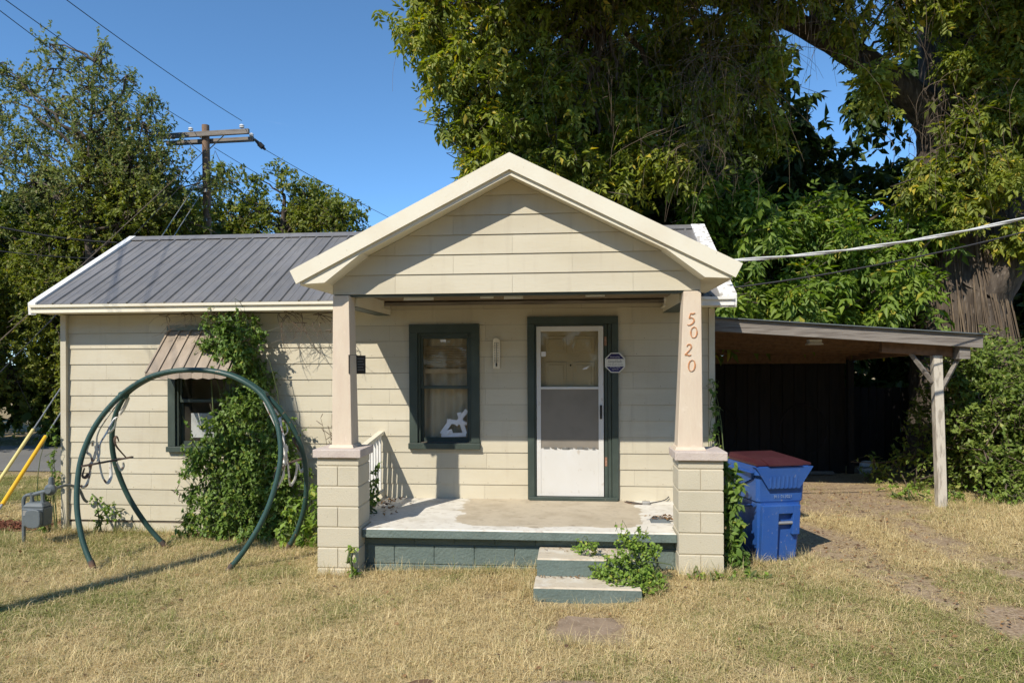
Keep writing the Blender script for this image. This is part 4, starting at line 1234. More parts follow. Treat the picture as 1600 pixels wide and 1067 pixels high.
# ------------------------------------------------------------------ metal swing frame
SF = thing('swing_frame', 'round green metal swing frame with white scrollwork standing on the lawn', 'swing frame', (-4.28, 7.6, -.1))
ZT = 2.03
ring_prof = [(.74, 0), (.925, .27), (1.07, .60), (1.135, .95), (1.12, 1.22), (1.02, 1.50), (.82, 1.76), (.55, 1.93), (.28, 2.01), (0, ZT)]
FC, RCN, TC = Vector((-4.39, 7.14)), Vector((-4.12, 8.05)), Vector((-4.25, 7.57))
def ring_pt(w, h, front):
    base = FC if front else RCN
    t = min(1.0, h / (1.80))
    c = base + (TC - base) * t
    c = c + Vector((-.004, -.028 if front else .028)) * t
    g = -0.085
    return Vector((c.x + w, c.y, g + h * (ZT - g) / ZT))
for fr in (True, False):
    prof = [(-w, h) for w, h in ring_prof] + [(w, h) for w, h in ring_prof[::-1][1:]]
    P = smooth_path([ring_pt(w, h, fr) for w, h in prof], 7)
    o = MB().tube(P, .029, 10).build('hoop', M['greenpipe'], SF, smooth=True)
    for sg in (-1, 1):
        a = ring_pt(sg * .74, 0.0, fr); b = ring_pt(sg * .79, .08, fr)
        MB().tube([a + (a - b) * .6, b], .032, 10).build('foot_sleeve', M['rustbar'], o, smooth=True)
for sg in (-1, 1):
    a = ring_pt(sg * .82, 1.76, True); b = ring_pt(sg * .82, 1.76, False)
    MB().tube([a, b], .045, 8).build('clamp', M['greenpipe'], SF, smooth=True)
def w_at(h):
    for (w0, h0), (w1, h1) in zip(ring_prof[:-1], ring_prof[1:]):
        if h0 <= h <= h1: return w0 + (w1 - w0) * (h - h0) / (h1 - h0)
    return 0
def side_pt(sg, s, h, inn=0.0):
    w = sg * (w_at(h) - inn)
    a, b = ring_pt(w, h, True), ring_pt(w, h, False)
    return a + (b - a) * s
for sg in (-1, 1):
    h0 = 1.02
    a, b = side_pt(sg, -.02, h0 + .0, .02), side_pt(sg, 1.30, h0 + .03, .10)
    MB().tube([a, b], .019, 6, flat=(1.3, .6)).build('hanger_bar', M['rustbar'], SF)
    curves = [
        [(.10, 1.70), (.16, 1.40), (.32, 1.22), (.45, 1.05), (.52, .88), (.60, .80), (.72, .86), (.78, .98), (.79, 1.04)],
        [(.85, 1.74), (1.02, 1.72), (1.05, 1.62), (.94, 1.55), (.86, 1.58)],
        [(.93, 1.52), (.70, 1.50), (.50, 1.36), (.38, 1.24), (.40, 1.12), (.34, 1.05)],
        [(.90, 1.50), (.92, 1.42), (.75, 1.36), (.50, 1.34)],
        [(.38, 1.25), (.34, 1.08), (.22, 1.02), (.26, .92), (.12, .80), (.03, .82)],
        [(.30, 1.03), (.22, 1.12), (.08, 1.16), (.07, 1.24), (.16, 1.27), (.24, 1.22)],
        [(.28, 1.22), (.33, 1.18), (.40, 1.18), (.43, 1.23)],
        [(1.25, 1.04), (1.02, 1.18), (.94, 1.26), (1.02, 1.30), (1.12, 1.24)],
        [(.92, 1.01), (.97, .92), (1.08, .95), (1.10, 1.0)],
        [(.04, 1.0), (.02, .92), (.10, .90), (.16, .94)],
        [(.36, 1.23), (.25, .96), (.17, .82), (.05, .80)],
    ]
    for i, c in enumerate(curves):
        P = smooth_path([side_pt(sg, s, h, .03 + .02 * math.sin(i)) for s, h in c], 6)
        MB().tube(P, [.010 + .005 * math.sin(math.pi * k / (len(P) - 1)) for k in range(len(P))], 6, flat=(1.25, .5)).build('scroll', M['scroll'] if i not in (7, 9) else M['rustbar'], SF, smooth=True)

# ------------------------------------------------------------------ wheeled bin
BN = thing('wheeled_bin', 'blue wheeled rubbish bin with maroon lid beside the right pillar', 'bin', (2.03, 7.75, .03))
BM = Matrix.Translation((2.0, 7.78, .02)) @ Matrix.Rotation(R(15), 4, 'Z') @ Matrix.Diagonal((.93, .93, 1.02, 1))
def bl(x, y, z): return BM @ Vector((x, y, z))
body = MB()
# cross-sections: (z, half width, front y, back y, corner chamfer)
secs = [(0.0, .225, -.26, .24, .035), (.02, .232, -.27, .25, .03), (.62, .262, -.315, .30, .03), (.64, .278, -.325, .30, .03), (.90, .288, -.35, .32, .03), (.905, .318, -.385, .345, .03), (1.0, .322, -.392, .35, .03)]
rings = []
for z, hw, f, b, c in secs:
    rings.append([bl(-hw + c, f, z), bl(hw - c, f, z), bl(hw, f + c, z), bl(hw, b - c, z), bl(hw - c, b, z), bl(-hw + c, b, z), bl(-hw, b - c, z), bl(-hw, f + c, z)])
vs = [p for r_ in rings for p in r_]
fs = [tuple(range(8))[::-1]]
for k in range(len(rings) - 1):
    for i in range(8):
        j = (i + 1) % 8
        fs.append((8 * k + i, 8 * k + j, 8 * k + 8 + j, 8 * k + 8 + i))
fs.append(tuple(range(8 * (len(rings) - 1), 8 * len(rings))))
body.add(vs, fs)
body.build('bin_body', M['binblue'], BN, bevel=.006)
def fy(z): return -.26 - .095 * z      # front plane
# flared skirt under the rim on the front
mb = MB()
q0 = [(-.17, .77), (.20, .77), (.338, .99), (-.338, .99)]
mb.add([bl(x, fy(z) - (.045 if z < .8 else .065), z) for x, z in q0] + [bl(x, fy(z) + .02, z) for x, z in q0],
       [(0, 1, 2, 3), (7, 6, 5, 4), (0, 4, 5, 1), (1, 5, 6, 2), (2, 6, 7, 3), (3, 7, 4, 0)])
for k in range(7):
    x = -.15 + k * .05
    mb.add([bl(x - .007, fy(.78) - .053, .78), bl(x + .007, fy(.78) - .053, .78), bl(x + .009, fy(.90) - .064, .90), bl(x - .009, fy(.90) - .064, .90),
            bl(x - .012, fy(.78) - .04, .78), bl(x + .012, fy(.78) - .04, .78), bl(x + .014, fy(.90) - .05, .90), bl(x - .014, fy(.90) - .05, .90)],
           [(0, 1, 2, 3), (0, 3, 7, 4), (1, 5, 6, 2)])
mb.build('front_skirt', M['binblue'], BN)
# side skirt
for sg in (-1, 1):
    mb = MB()
    q0 = [(-.34, .93), (.30, .93), (.16, .80), (-.05, .78), (-.26, .86)]
    mb.add([bl(sg * (.29 + .045 * (z > .9) + .02), y, z) for y, z in q0] + [bl(sg * .262, y, z) for y, z in q0],
           [tuple(range(5)), tuple(range(9, 4, -1))] + [(i, i + 5, (i + 1) % 5 + 5, (i + 1) % 5) for i in range(5)])
    mb.build('side_skirt', M['binblue'], BN)
    # molded curved lip lower on the side
    P = smooth_path([bl(sg * .268, -.20, .585), bl(sg * .30, -.10, .565), bl(sg * .305, 0, .555), bl(sg * .30, .1, .565), bl(sg * .268, .2, .585)], 5)
    MB().tube(P, .016, 6, flat=(1.3, .9)).build('side_lip', M['binblue'], BN, smooth=True)
# pocket: raised surround, dark recess and lift bar
mb = MB()
def fr_box(x0, x1, z0, z1, d0, d1):
    mb.add([bl(x0, fy(z0) - d1, z0), bl(x1, fy(z0) - d1, z0), bl(x1, fy(z1) - d1, z1), bl(x0, fy(z1) - d1, z1), bl(x0, fy(z0) - d0, z0), bl(x1, fy(z0) - d0, z0), bl(x1, fy(z1) - d0, z1), bl(x0, fy(z1) - d0, z1)],
           [(0, 1, 2, 3), (7, 6, 5, 4), (0, 4, 5, 1), (1, 5, 6, 2), (2, 6, 7, 3), (3, 7, 4, 0)])
fr_box(-.232, -.04, .02, .60, -.01, .055); fr_box(.13, .215, .30, .60, -.01, .055)
fr_box(-.039, .129, .515, .60, -.01, .055)
mb.build('pocket_surround', M['binblue'], BN, bevel=.006)
mb = MB(); mb.tube([bl(-.04, fy(.42) - .035, .42), bl(.13, fy(.42) - .035, .42)], .016, 8); mb.build('lift_bar', M['steel'], BN, smooth=True)
# lid
lid = MB()
lo_ = [bl(-.325, -.40, 1.0), bl(.325, -.40, 1.0), bl(.325, .36, 1.0), bl(-.325, .36, 1.0)]
md_ = [bl(-.325, -.40, 1.022), bl(.325, -.40, 1.022), bl(.325, .36, 1.03), bl(-.325, .36, 1.03)]
hi_ = [bl(-.25, -.26, 1.052), bl(.25, -.26, 1.052), bl(.27, .34, 1.066), bl(-.27, .34, 1.066)]
sd = [(i, (i + 1) % 4, (i + 1) % 4 + 4, i + 4) for i in range(4)]
lid.add(lo_ + md_, sd + [(3, 2, 1, 0)]); lid.add(md_ + hi_, sd + [(4, 5, 6, 7)])
LID = lid.build('lid', M['binlid'], BN, bevel=.008)
mb = MB(); mb.add([bl(x, y, z) for x, y, z in [(-.2, -.44, 1.005), (.2, -.44, 1.005), (.2, -.26, 1.045), (-.2, -.26, 1.045), (-.2, -.44, 1.02), (.2, -.44, 1.02), (.2, -.26, 1.062), (-.2, -.26, 1.062)]],
                  [(3, 2, 1, 0), (4, 5, 6, 7), (0, 1, 5, 4), (1, 2, 6, 5), (2, 3, 7, 6), (3, 0, 4, 7)])
mb.build('lid_lip', M['binlid'], LID)
MB().tube([bl(-.27, .385, 1.0), bl(.27, .385, 1.0)], .017, 8).build('handle', M['binblue'], BN, smooth=True)
for sg in (-1, 1):
    MB().tube([bl(sg * .24, .27, .11), bl(sg * .30, .27, .11)], .125, 18).build('wheel', M['black'], BN, smooth=True)
TM = BM @ Matrix.Translation((.02, fy(.685) - .016, .685)) @ Matrix.Rotation(R(90) - math.atan(.095), 4, 'X')
text_mesh('911 015021', .046, TM, M['stamp'], 'stamped_number', BN, .0005)

# ------------------------------------------------------------------ gas meter
GM = thing('gas_meter', 'grey gas meter on a bent pipe at the left corner of the house', 'gas meter', (-6.6, 8.1, -.12))
mx, my = -6.53, 8.10
riser = smooth_path([(mx - .19, my, -.25), (mx - .19, my, .30), (mx - .19, my, .45), (mx - .16, my, .50), (mx - .10, my, .515), (mx - .04, my, .52)], 5)
MB().tube(riser, .021, 8).build('riser_pipe', M['metergrey'], GM, smooth=True)
MB().tube([(mx - .07, my, .515), (mx + .06, my, .55), (mx + .17, my, .57)], .024, 8).build('manifold_pipe', M['metergrey'], GM, smooth=True)
for xo in (-.08, .06):
    MB().tube([(mx + xo, my, .54), (mx + xo, my, .47), (mx + xo, my, .42)], [.028, .02, .03], 8).build('swivel_pipe', M['metergrey'], GM, smooth=True)
B = MB()
B.frustum(mx - .145, mx + .12, my - .08, my + .08, .14, mx - .15, mx + .13, my - .09, my + .09, .37)
B.frustum(mx - .15, mx + .13, my - .09, my + .09, .371, mx - .11, mx + .09, my - .06, my + .06, .43)
B.build('meter_body', M['metergrey'], GM, bevel=.018)
F_ = MB(); q = []
for k in range(16):
    a = 2 * math.pi * k / 16
    cx2 = .10 * (abs(math.cos(a)) ** .6) * (1 if math.cos(a) > 0 else -1); cz2 = .115 * (abs(math.sin(a)) ** .6) * (1 if math.sin(a) > 0 else -1)
    q.append((mx + .035 + cx2, my - .095, .25 + cz2))
F_.prism(q, (0, -.05, 0)); F_.build('diaphragm_cover', M['metergrey'], GM, bevel=.012)
MB().box(mx - .12, mx - .06, my - .10, my - .0915, .28, .34).build('index_window', M['steel'], GM)
RG = MB(); RG.tube([(mx + .17, my - .06, .58), (mx + .17, my - .03, .58), (mx + .17, my, .58), (mx + .17, my + .05, .58)], [.04, .07, .07, .04], 14); RG.build('regulator', M['metergrey'], GM, smooth=True)
MB().tube([(mx + .17, my, .62), (mx + .17, my, .73)], [.04, .026], 10).build('regulator_neck', M['metergrey'], GM, smooth=True)
MB().tube(smooth_path([(mx + .17, my + .05, .58), (mx + .15, my + .3, .58), (mx + .15, my + .5, .5), (mx + .15, my + .60, .35), (mx + .15, my + .66, .3)], 5), .018, 8).build('outlet_pipe', M['metergrey'], GM, smooth=True)

# ------------------------------------------------------------------ utility poles, wires, guys
def insulator(parent, p, s=1.0):
    mb = MB()
    x, y, z = p
    mb.tube([(x, y, z), (x, y, z + .06 * s)], .016 * s, 6)
    for k in range(2):
        mb.tube([(x, y, z + (.06 + .055 * k) * s), (x, y, z + (.085 + .055 * k) * s), (x, y, z + (.115 + .055 * k) * s)], [.085 * s, .075 * s, .03 * s], 10)
    return mb.build('insulator', M['porcelain'], parent, smooth=True)
UP = thing('utility_pole', 'brown wooden utility pole with a crossarm behind the grey roof', 'utility pole', (-10.12, 18.8, -.1))
MB().tube([(-10.06, 18.8, -.4), (-10.10, 18.8, 4), (-10.17, 18.8, 8.68)], [.135, .118, .10], 14).build('pole', M['polewood'], UP, smooth=True)
MB().prism([(-11.5, 18.62, 8.30), (-8.86, 18.62, 8.36), (-8.86, 18.62, 8.49), (-11.5, 18.62, 8.43)], (0, .085, 0)).build('crossarm', M['wood'], UP)
MB().prism([(-11.38, 18.90, 8.20), (-8.86, 18.90, 8.24), (-8.86, 18.90, 8.36), (-11.38, 18.90, 8.32)], (0, .085, 0)).build('crossarm', M['wood'], UP)
for sg in (-1, 1):
    MB().tube([(-10.15 + sg * .62, 18.61, 8.33), (-10.15 + sg * .03, 18.66, 7.86)], .02, 6, flat=(1.2, .5)).build('brace', M['steel'], UP)
for x in (-11.36, -10.52, -9.06):
    insulator(UP, (x, 18.66, 8.30 + (x + 11.5) / 2.6 * .06 + .13), .8)
for x in (-11.2, -10.36, -8.92):
    insulator(UP, (x, 18.94, 8.34), .75)
mb = MB(); mb.tube([(-8.84, 18.94, 8.30), (-8.70, 18.98, 8.16), (-8.56, 19.02, 8.02)], [.03, .055, .03], 8); mb.tube([(-8.72, 18.98, 8.18), (-8.62, 19.0, 8.08)], .07, 8)
mb.build('strain_insulator', M['black'], UP, smooth=True)
mb = MB()
for z in (6.0, 6.35, 5.4, 6.8): mb.box(-10.16, -10.06, 18.63, 18.66, z, z + .08)
mb.build('pole_hardware', M['steel'], UP)
insulator(UP, (-10.28, 18.68, 6.85), 1.0)

def sag_path(a, b, sag, n=20):
    a, b = Vector(a), Vector(b)
    return [a.lerp(b, i / n) - Vector((0, 0, sag * 4 * (i / n) * (1 - i / n))) for i in range(n + 1)]
def wire(label, a, b, sag, r=.008, mat='wire', group='wires on the utility pole', n=24, name='power_line', cat='wire'):
    return tag(MB().tube(sag_path(a, b, sag, n), r, 5).build(name, M[mat]), label, cat, group)

# the street-side pole, out of frame on the left, whose shadow crosses the lawn
P2 = thing('utility_pole', 'tall street-side wooden pole that the overhead wires run to', 'utility pole', (-8.25, 0.0, -.1))
MB().tube([(-8.25, 0, -.4), (-8.25, 0, 6), (-8.25, 0, 10.4), (-8.42, .0, 11.0), (-8.62, .0, 11.45)], [.15, .125, .10, .09, .11], 12).build('pole', M['polewood'], P2, smooth=True)
for k, z in enumerate((8.5, 8.7, 8.9)):
    insulator(P2, (-8.25 + (-.15, .15, 0)[k], -.12, z), 1.0)
wire('highest right-hand wire running from the crossarm tip up out of frame', (-9.06, 18.66, 8.72), (-8.1, 0, 8.8), .42)
wire('middle wire running from the crossarm up across the left tree', (-10.52, 18.66, 8.68), (-8.4, 0, 8.8), .42)
wire('left wire running from the hidden crossarm end out past the left tree', (-11.36, 18.66, 8.66), (-8.25, 0, 9.0), .40)
wire('wire sloping down from the right crossarm end behind the porch roof', (-8.56, 19.02, 8.02), (-1.2, 33, 5.8), .4)
wire('thin wire sloping down beside the pole to the roof ridge', (-10.0, 18.95, 8.1), (-3.4, 33, 5.4), .4)
wire('thick black cable drooping from the left edge into the trees', (-15.5, 14.2, 6.0), (-10.25, 18.7, 5.5), .5, .022)
wire('lower black cable drooping from the left edge into the trees', (-15.2, 13.2, 5.2), (-10.25, 18.7, 5.2), .5, .013)

def guy(label, anchor, top, g0, g1, gr, gmat, glabel=None):
    a, b = Vector(anchor), Vector(top)
    t = thing('guy_wire', label, 'guy wire', anchor, 'guy wires of the utility pole')
    MB().tube([a, b], .011, 5).build('wire_strand', M['steel'], t)
    d = (b - a).normalized()
    MB().tube([a + d * g0, a + d * g1], gr, 10).build('guard', M[gmat], t, smooth=True)
    MB().tube([a - d * .2, a + d * g0], .022, 6).build('anchor_rod', M['steel'], t)
guy('guy wire with bright yellow guard beside the gas meter', (-8.42, 9.65, -.05), (-10.2, 18.7, 6.85), .14, 1.62, .030, 'yellow')
guy('guy wire with pale yellow guard left of the bright yellow one', (-8.95, 9.9, -.12), (-10.2, 18.7, 7.3), .10, 1.75, .027, 'paleyellow')
wire('dark slanting wire above the yellow guards, left edge', (-9.6, 9.8, .95), (-10.2, 18.7, 7.6), .02, .008, 'wire')
wire('upper slanting wire wound with dry vine, left edge', (-9.9, 9.9, 1.35), (-10.2, 18.7, 7.9), .02, .010, 'deadvine')

CB = thing('service_cable', 'pale twisted service cable slanting from the right eave to the upper right', 'cable', (2, 8.4, 3.3))
pa = sag_path((1.70, 8.40, 3.26), (9.0, 9.0, 5.02), .36, 60)
for ph in (0, math.pi):
    P = [p + Vector((0, math.cos(i * .55 + ph), math.sin(i * .55 + ph))) * .011 for i, p in enumerate(pa)]
    MB().tube(P, .011, 5).build('strand', M['whitewire'], CB, smooth=True)
wire('dark thin cable slanting just below the pale service cable', (1.75, 8.9, 2.98), (9.0, 9.4, 4.80), .25, .010, 'wire', group=None, name='telephone_cable', cat='cable')

# ------------------------------------------------------------------ carport
CP = thing('carport', 'weathered lean-to carport with one white post right of the house', 'carport', (3.6, 10.4, .05))
x0c, x1c = 1.66, 5.50
YFc, YBc = 10.17, 13.55
def cz_(x, y=10.17):
    """top of the twisted shed roof: it falls to the right and to the back"""
    u = (x - 1.66) / 3.84; v = (y - YFc) / (YBc - YFc)
    f = 2.72 - .28 * u; b = 2.34 - .06 * u
    return f + (b - f) * v
def sloped(name, xa, xb, ya, yb, dz0, dz1, mat, bevel=0, parent=CP):
    mb = MB()
    P = [(x, y, cz_(x, y) + d) for d in (dz0, dz1) for x, y in ((xa, ya), (xb, ya), (xb, yb), (xa, yb))]
    mb.add(P, [(3, 2, 1, 0), (4, 5, 6, 7), (0, 1, 5, 4), (1, 2, 6, 5), (2, 3, 7, 6), (3, 0, 4, 7)])
    return mb.build(name, mat, parent, bevel=bevel)
sloped('roof_sheet', x0c, x1c + .04, YFc - .05, YBc + .1, .004, .018, M['metergrey'])
sloped('fascia_board', x0c, x1c, YFc, YFc + .04, -.175, .002, M['wood'], .004)
for i in range(7):
    y = YFc + .4 + i * .47
    sloped('rafter', x0c, x1c - .3, y, y + .04, -.13, -.022, M['brownwood'])
for i in range(17):
    y = YFc + .045 + i * .2
    sloped('ceiling_board', x0c, x1c - .02, y, y + .192, -.02, .0, M['brownwood'])
sloped('support_beam', x0c + 2.6, x1c - .3, YFc + .19, YFc + .28, -.30, -.135, M['brownwood'])
PX = -.04
MB().prism([(4.97 + PX, YFc + .30, 2.20), (4.97 + PX, YBc, 2.10), (4.97 + PX, YBc, 2.26), (4.97 + PX, YFc + .30, 2.33)], (.09, 0, 0)).build('side_beam', M['brownwood'], CP)
mb = MB(); mb.prism([(4.98 + PX, YFc + .17, 2.17), (5.10 + PX, YFc + .17, 2.17), (5.16 + PX, YFc + .17, .0), (5.04 + PX, YFc + .17, .0)], (0, .11, 0)); mb.build('post', M['postwood'], CP, bevel=.006)
MB().box(4.92, 5.02, YBc - .16, YBc - .06, 0, 2.12).build('post', M['darkwood'], CP)
def brace(xa, za, xb, zb):
    MB().tube([(xa, YFc + .225, za), (xb, YFc + .225, zb)], .034, 4).build('knee_brace', M['wood'], CP)
brace(4.66, 2.20, 4.95, 1.80); brace(5.34, 2.22, 5.08, 1.72)
MB().box(5.22, 5.36, YFc + .05, YFc + .3, 2.12, 2.29).build('bracket_block', M['wood'], CP)
lz = cz_(3.45, 10.7) - .135
lf = MB(); lf.box(3.36, 3.54, 10.62, 10.74, lz - .03, lz); lf.frustum(3.34, 3.56, 10.60, 10.76, lz - .075, 3.37, 3.53, 10.62, 10.74, lz - .031)
lf.build('light_fixture', M['white'], CP, bevel=.005)
# dark plank wall at the back, brown header above it
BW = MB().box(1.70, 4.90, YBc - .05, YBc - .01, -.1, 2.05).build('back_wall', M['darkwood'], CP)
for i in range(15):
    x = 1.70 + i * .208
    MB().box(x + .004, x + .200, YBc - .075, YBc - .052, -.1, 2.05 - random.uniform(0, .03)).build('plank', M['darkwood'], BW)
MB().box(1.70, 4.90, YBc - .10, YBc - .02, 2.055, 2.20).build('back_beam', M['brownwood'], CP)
for cx2 in (2.55, 4.15):
    q = [Vector((cx2 + .42 * math.cos(2 * math.pi * k / 28), YBc - .085, .85 + .46 * math.sin(2 * math.pi * k / 28))) for k in range(29)]
    MB().tube(q, .016, 6).build('round_moulding', M['darkwood'], BW, smooth=True)
# the back board fence beyond
FN = thing('board_fence', 'dark upright board fence in the shade behind the carport', 'fence', (6, 14.6, 0))
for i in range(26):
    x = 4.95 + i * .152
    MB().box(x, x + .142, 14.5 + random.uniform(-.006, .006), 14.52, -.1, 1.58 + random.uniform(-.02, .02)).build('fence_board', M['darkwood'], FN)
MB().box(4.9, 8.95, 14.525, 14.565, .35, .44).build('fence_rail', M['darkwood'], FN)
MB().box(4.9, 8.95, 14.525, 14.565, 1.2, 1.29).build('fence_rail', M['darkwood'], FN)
# junk at the foot of the back wall
for i, (x, y, w, h, mt, nm, lb, ct) in enumerate([(5.1, 13.5, .25, .14, 'steel', 'paint_tin', 'pale tin lying in the dark at the back of the carport', 'tin'),
                                    (5.4, 13.8, .3, .10, 'paper', 'rubbish_bag', 'pale crumpled bag lying at the back of the carport', 'bag'),
                                    (3.7, 13.2, .9, .05, 'wood', 'loose_board', 'loose board lying along the carport back wall', 'board')]):
    if nm == 'paint_tin':
        mb = MB(); mb.tube([(x, y, .06), (x + w, y + .05, .07)], .09, 14); o = mb.build(nm, M[mt], None, smooth=True)
    elif nm == 'loose_board':
        o = MB().box(x, x + w, y, y + .1, .065, .065 + h).build(nm, M[mt], None, bevel=.005)
    else:
        mb = MB(); vs = []; fs = []
        for a in range(7):
            th = math.pi * a / 6
            for b in range(10):
                ph = 2 * math.pi * b / 10
                rr = .15 * (1 + .25 * math.sin(3 * ph + a) * math.sin(th))
                vs.append((x + rr * math.sin(th) * math.cos(ph), y + rr * math.sin(th) * math.sin(ph), .14 + .10 * math.cos(th)))
        for a in range(6):
            for b in range(10):
                fs.append((a * 10 + b, (a + 1) * 10 + b, (a + 1) * 10 + (b + 1) % 10, a * 10 + (b + 1) % 10))
        mb.add(vs, fs); o = mb.build(nm, M[mt], None, smooth=True)
    tag(o, lb, ct)

# ------------------------------------------------------------------ pads in the lawn
def pad(cx_, cy_, w, d, label):
    mb = MB(); z = float(gz(cx_, cy_)) + .006
    k = 14; q = []
    for i in range(k):
        a = 2 * math.pi * i / k + .2
        sx_ = (abs(math.cos(a)) ** .45) * (1 if math.cos(a) > 0 else -1); sy_ = (abs(math.sin(a)) ** .45) * (1 if math.sin(a) > 0 else -1)
        q.append((cx_ + w * sx_ * random.uniform(.80, 1.06), cy_ + d * sy_ * random.uniform(.78, 1.06), z))
    mb.prism([(p[0], p[1], z - .08) for p in q], (0, 0, .08))
    return tag(mb.build('stepping_stone', M['pad'], None, bevel=.008), label, 'stepping stone', 'sandy pads leading to the steps')
PADS = [(.10, 5.78, .32, .42), (.02, 4.42, .30, .34)]
pad(*PADS[0], 'sandy square pad in the grass just below the front steps')
pad(*PADS[1], 'sandy pad in the grass at the bottom edge of the photo')
mb = MB(); q = []
for i in range(18):
    a = 2 * math.pi * i / 18
    x, y = -7.75 + 1.05 * math.cos(a) * random.uniform(.7, 1.1), 9.0 + .32 * math.sin(a) * random.uniform(.8, 1.15)
    q.append((x, y, float(gz(x, y)) + .008))
mb.add(q, [tuple(range(18))])
tag(mb.build('mulch_patch', M['mulch']), 'red-brown mulch patch behind the gas meter', None, None, 'structure')
# ------------------------------------------------------------------ foliage tools
def unit(v):
    return v / np.maximum(np.linalg.norm(v, axis=-1, keepdims=True), 1e-9)

def leaf_tpl(w=.28, fold=.10, droop=.18):
    """single folded leaf, length 1 along +y, normal +z; two triangles each side"""
    V = np.array([(0, 0, 0), (-w, .42, fold), (0, 1.0, -droop), (w, .42, fold), (0, .45, 0)], dtype=np.float32)
    F = np.array([(0, 4, 1), (4, 2, 1), (0, 3, 4), (4, 3, 2)])
    return V, F

def flat_leaf(w=.25, droop=.12):
    V = np.array([(0, 0, 0), (-w, .45, .04), (0, 1.0, -droop), (w, .45, .04)], dtype=np.float32)
    F = np.array([(0, 2, 1), (0, 3, 2)])
    return V, F

def compound_tpl(pairs=2, w=.24, ll=.5, ang=55, droop=.35, seed=0):
    """pinnate leaf: leaflets along a drooping stalk of length 1"""
    rg = np.random.default_rng(seed)
    Vs = []; Fs = []; o = 0
    lv, lf = flat_leaf(w, .2)
    items = []
    for i in range(pairs):
        t = .35 + .5 * i / max(1, pairs - .5)
        for sg in (-1, 1):
            items.append((t, sg * (ang + rg.uniform(-12, 12))))
    items.append((.82, rg.uniform(-8, 8)))
    for t, a in items:
        a = math.radians(a)
        L = ll * rg.uniform(.8, 1.15)
        c, s = math.cos(a), math.sin(a)
        v = lv * L
        x = v[:, 0] * c + v[:, 1] * s; y = -v[:, 0] * s + v[:, 1] * c
        tw = rg.uniform(-.35, .35)
        z = v[:, 2] + tw * v[:, 0] - .25 * L * (v[:, 1] / L) ** 2
        V = np.stack([x, y + t, z - droop * t * t], 1)
        Vs.append(V); Fs.append(lf + o); o += len(V)
    return np.concatenate(Vs).astype(np.float32), np.concatenate(Fs)

def place(tpl, pos, dirs, normals, scale):
    """instances of a template: y axis along dirs, z axis near normals"""
    V, F = tpl
    n = len(pos)
    d = unit(dirs); x = unit(np.cross(d, normals)); z = np.cross(x, d)
    Rm = np.stack([x, d, z], 2)                       # n,3,3 columns
    W = np.einsum('nij,mj->nmi', Rm, V) * scale[:, None, None] + pos[:, None, :]
    Fi = (F[None] + (np.arange(n) * len(V))[:, None, None]).reshape(-1, F.shape[1])
    return W.reshape(-1, 3), Fi

class Tubes:
    """many thin branches in one mesh, quads"""
    def __init__(s): s.V = []; s.F = []; s.o = 0
    def add(s, P, R_, n=5):
        P = np.asarray(P, float); R_ = np.asarray(R_, float)
        T = np.gradient(P, axis=0); T = unit(T)
        ref = np.array([0.31, 0.17, 0.93]); ref = ref if abs(T[0] @ ref) < .9 else np.array([1., 0, 0])
        u = unit(np.cross(T, ref)); w = np.cross(T, u)
        a = np.arange(n) * 2 * np.pi / n
        ring = P[:, None, :] + R_[:, None, None] * (np.cos(a)[None, :, None] * u[:, None, :] + np.sin(a)[None, :, None] * w[:, None, :])
        m = len(P)
        i = np.arange(m * n).reshape(m, n)
        f = np.stack([i[:-1], np.roll(i[:-1], -1, 1), np.roll(i[1:], -1, 1), i[1:]], 2).reshape(-1, 4)
        s.V.append(ring.reshape(-1, 3)); s.F.append(f + s.o); s.o += m * n
    def build(s, name, mat, parent, smooth=True):
        return np_mesh(name, np.concatenate(s.V), np.concatenate(s.F), mat, parent, smooth)

def bez(a, b, c, n):
    t = np.linspace(0, 1, n)[:, None]
    return (1 - t) ** 2 * np.asarray(a) + 2 * t * (1 - t) * np.asarray(b) + t * t * np.asarray(c)

def rough_trunk(path, radii, n, name, mat, parent, rg, amp=.16):
    """trunk with flutes and lumps in its section"""
    P = np.array([list(p) for p in smooth_path(path, 8)])
    rr = np.interp(np.linspace(0, 1, len(P)), np.linspace(0, 1, len(radii)), radii)
    ph = rg.uniform(0, 6, 4)
    V = []; T = unit(np.gradient(P, axis=0))
    for k in range(len(P)):
        u = unit(np.cross(T[k], np.array([0.2, 1, 0.1]))); w = np.cross(T[k], u)
        for j in range(n):
            a = 2 * math.pi * j / n
            f = 1 + amp * (.5 * math.sin(3 * a + ph[0] + k * .10) + .35 * math.sin(5 * a + ph[1] - k * .16) + .3 * math.sin(9 * a + ph[2] + k * .3)) + amp * .3 * rg.uniform(-1, 1)
            V.append(P[k] + rr[k] * f * (math.cos(a) * u + math.sin(a) * w))
    m = len(P); i = np.arange(m * n).reshape(m, n)
    f = np.stack([i[:-1], np.roll(i[:-1], -1, 1), np.roll(i[1:], -1, 1), i[1:]], 2).reshape(-1, 4)
    return np_mesh(name, np.array(V), f, mat, parent, True)

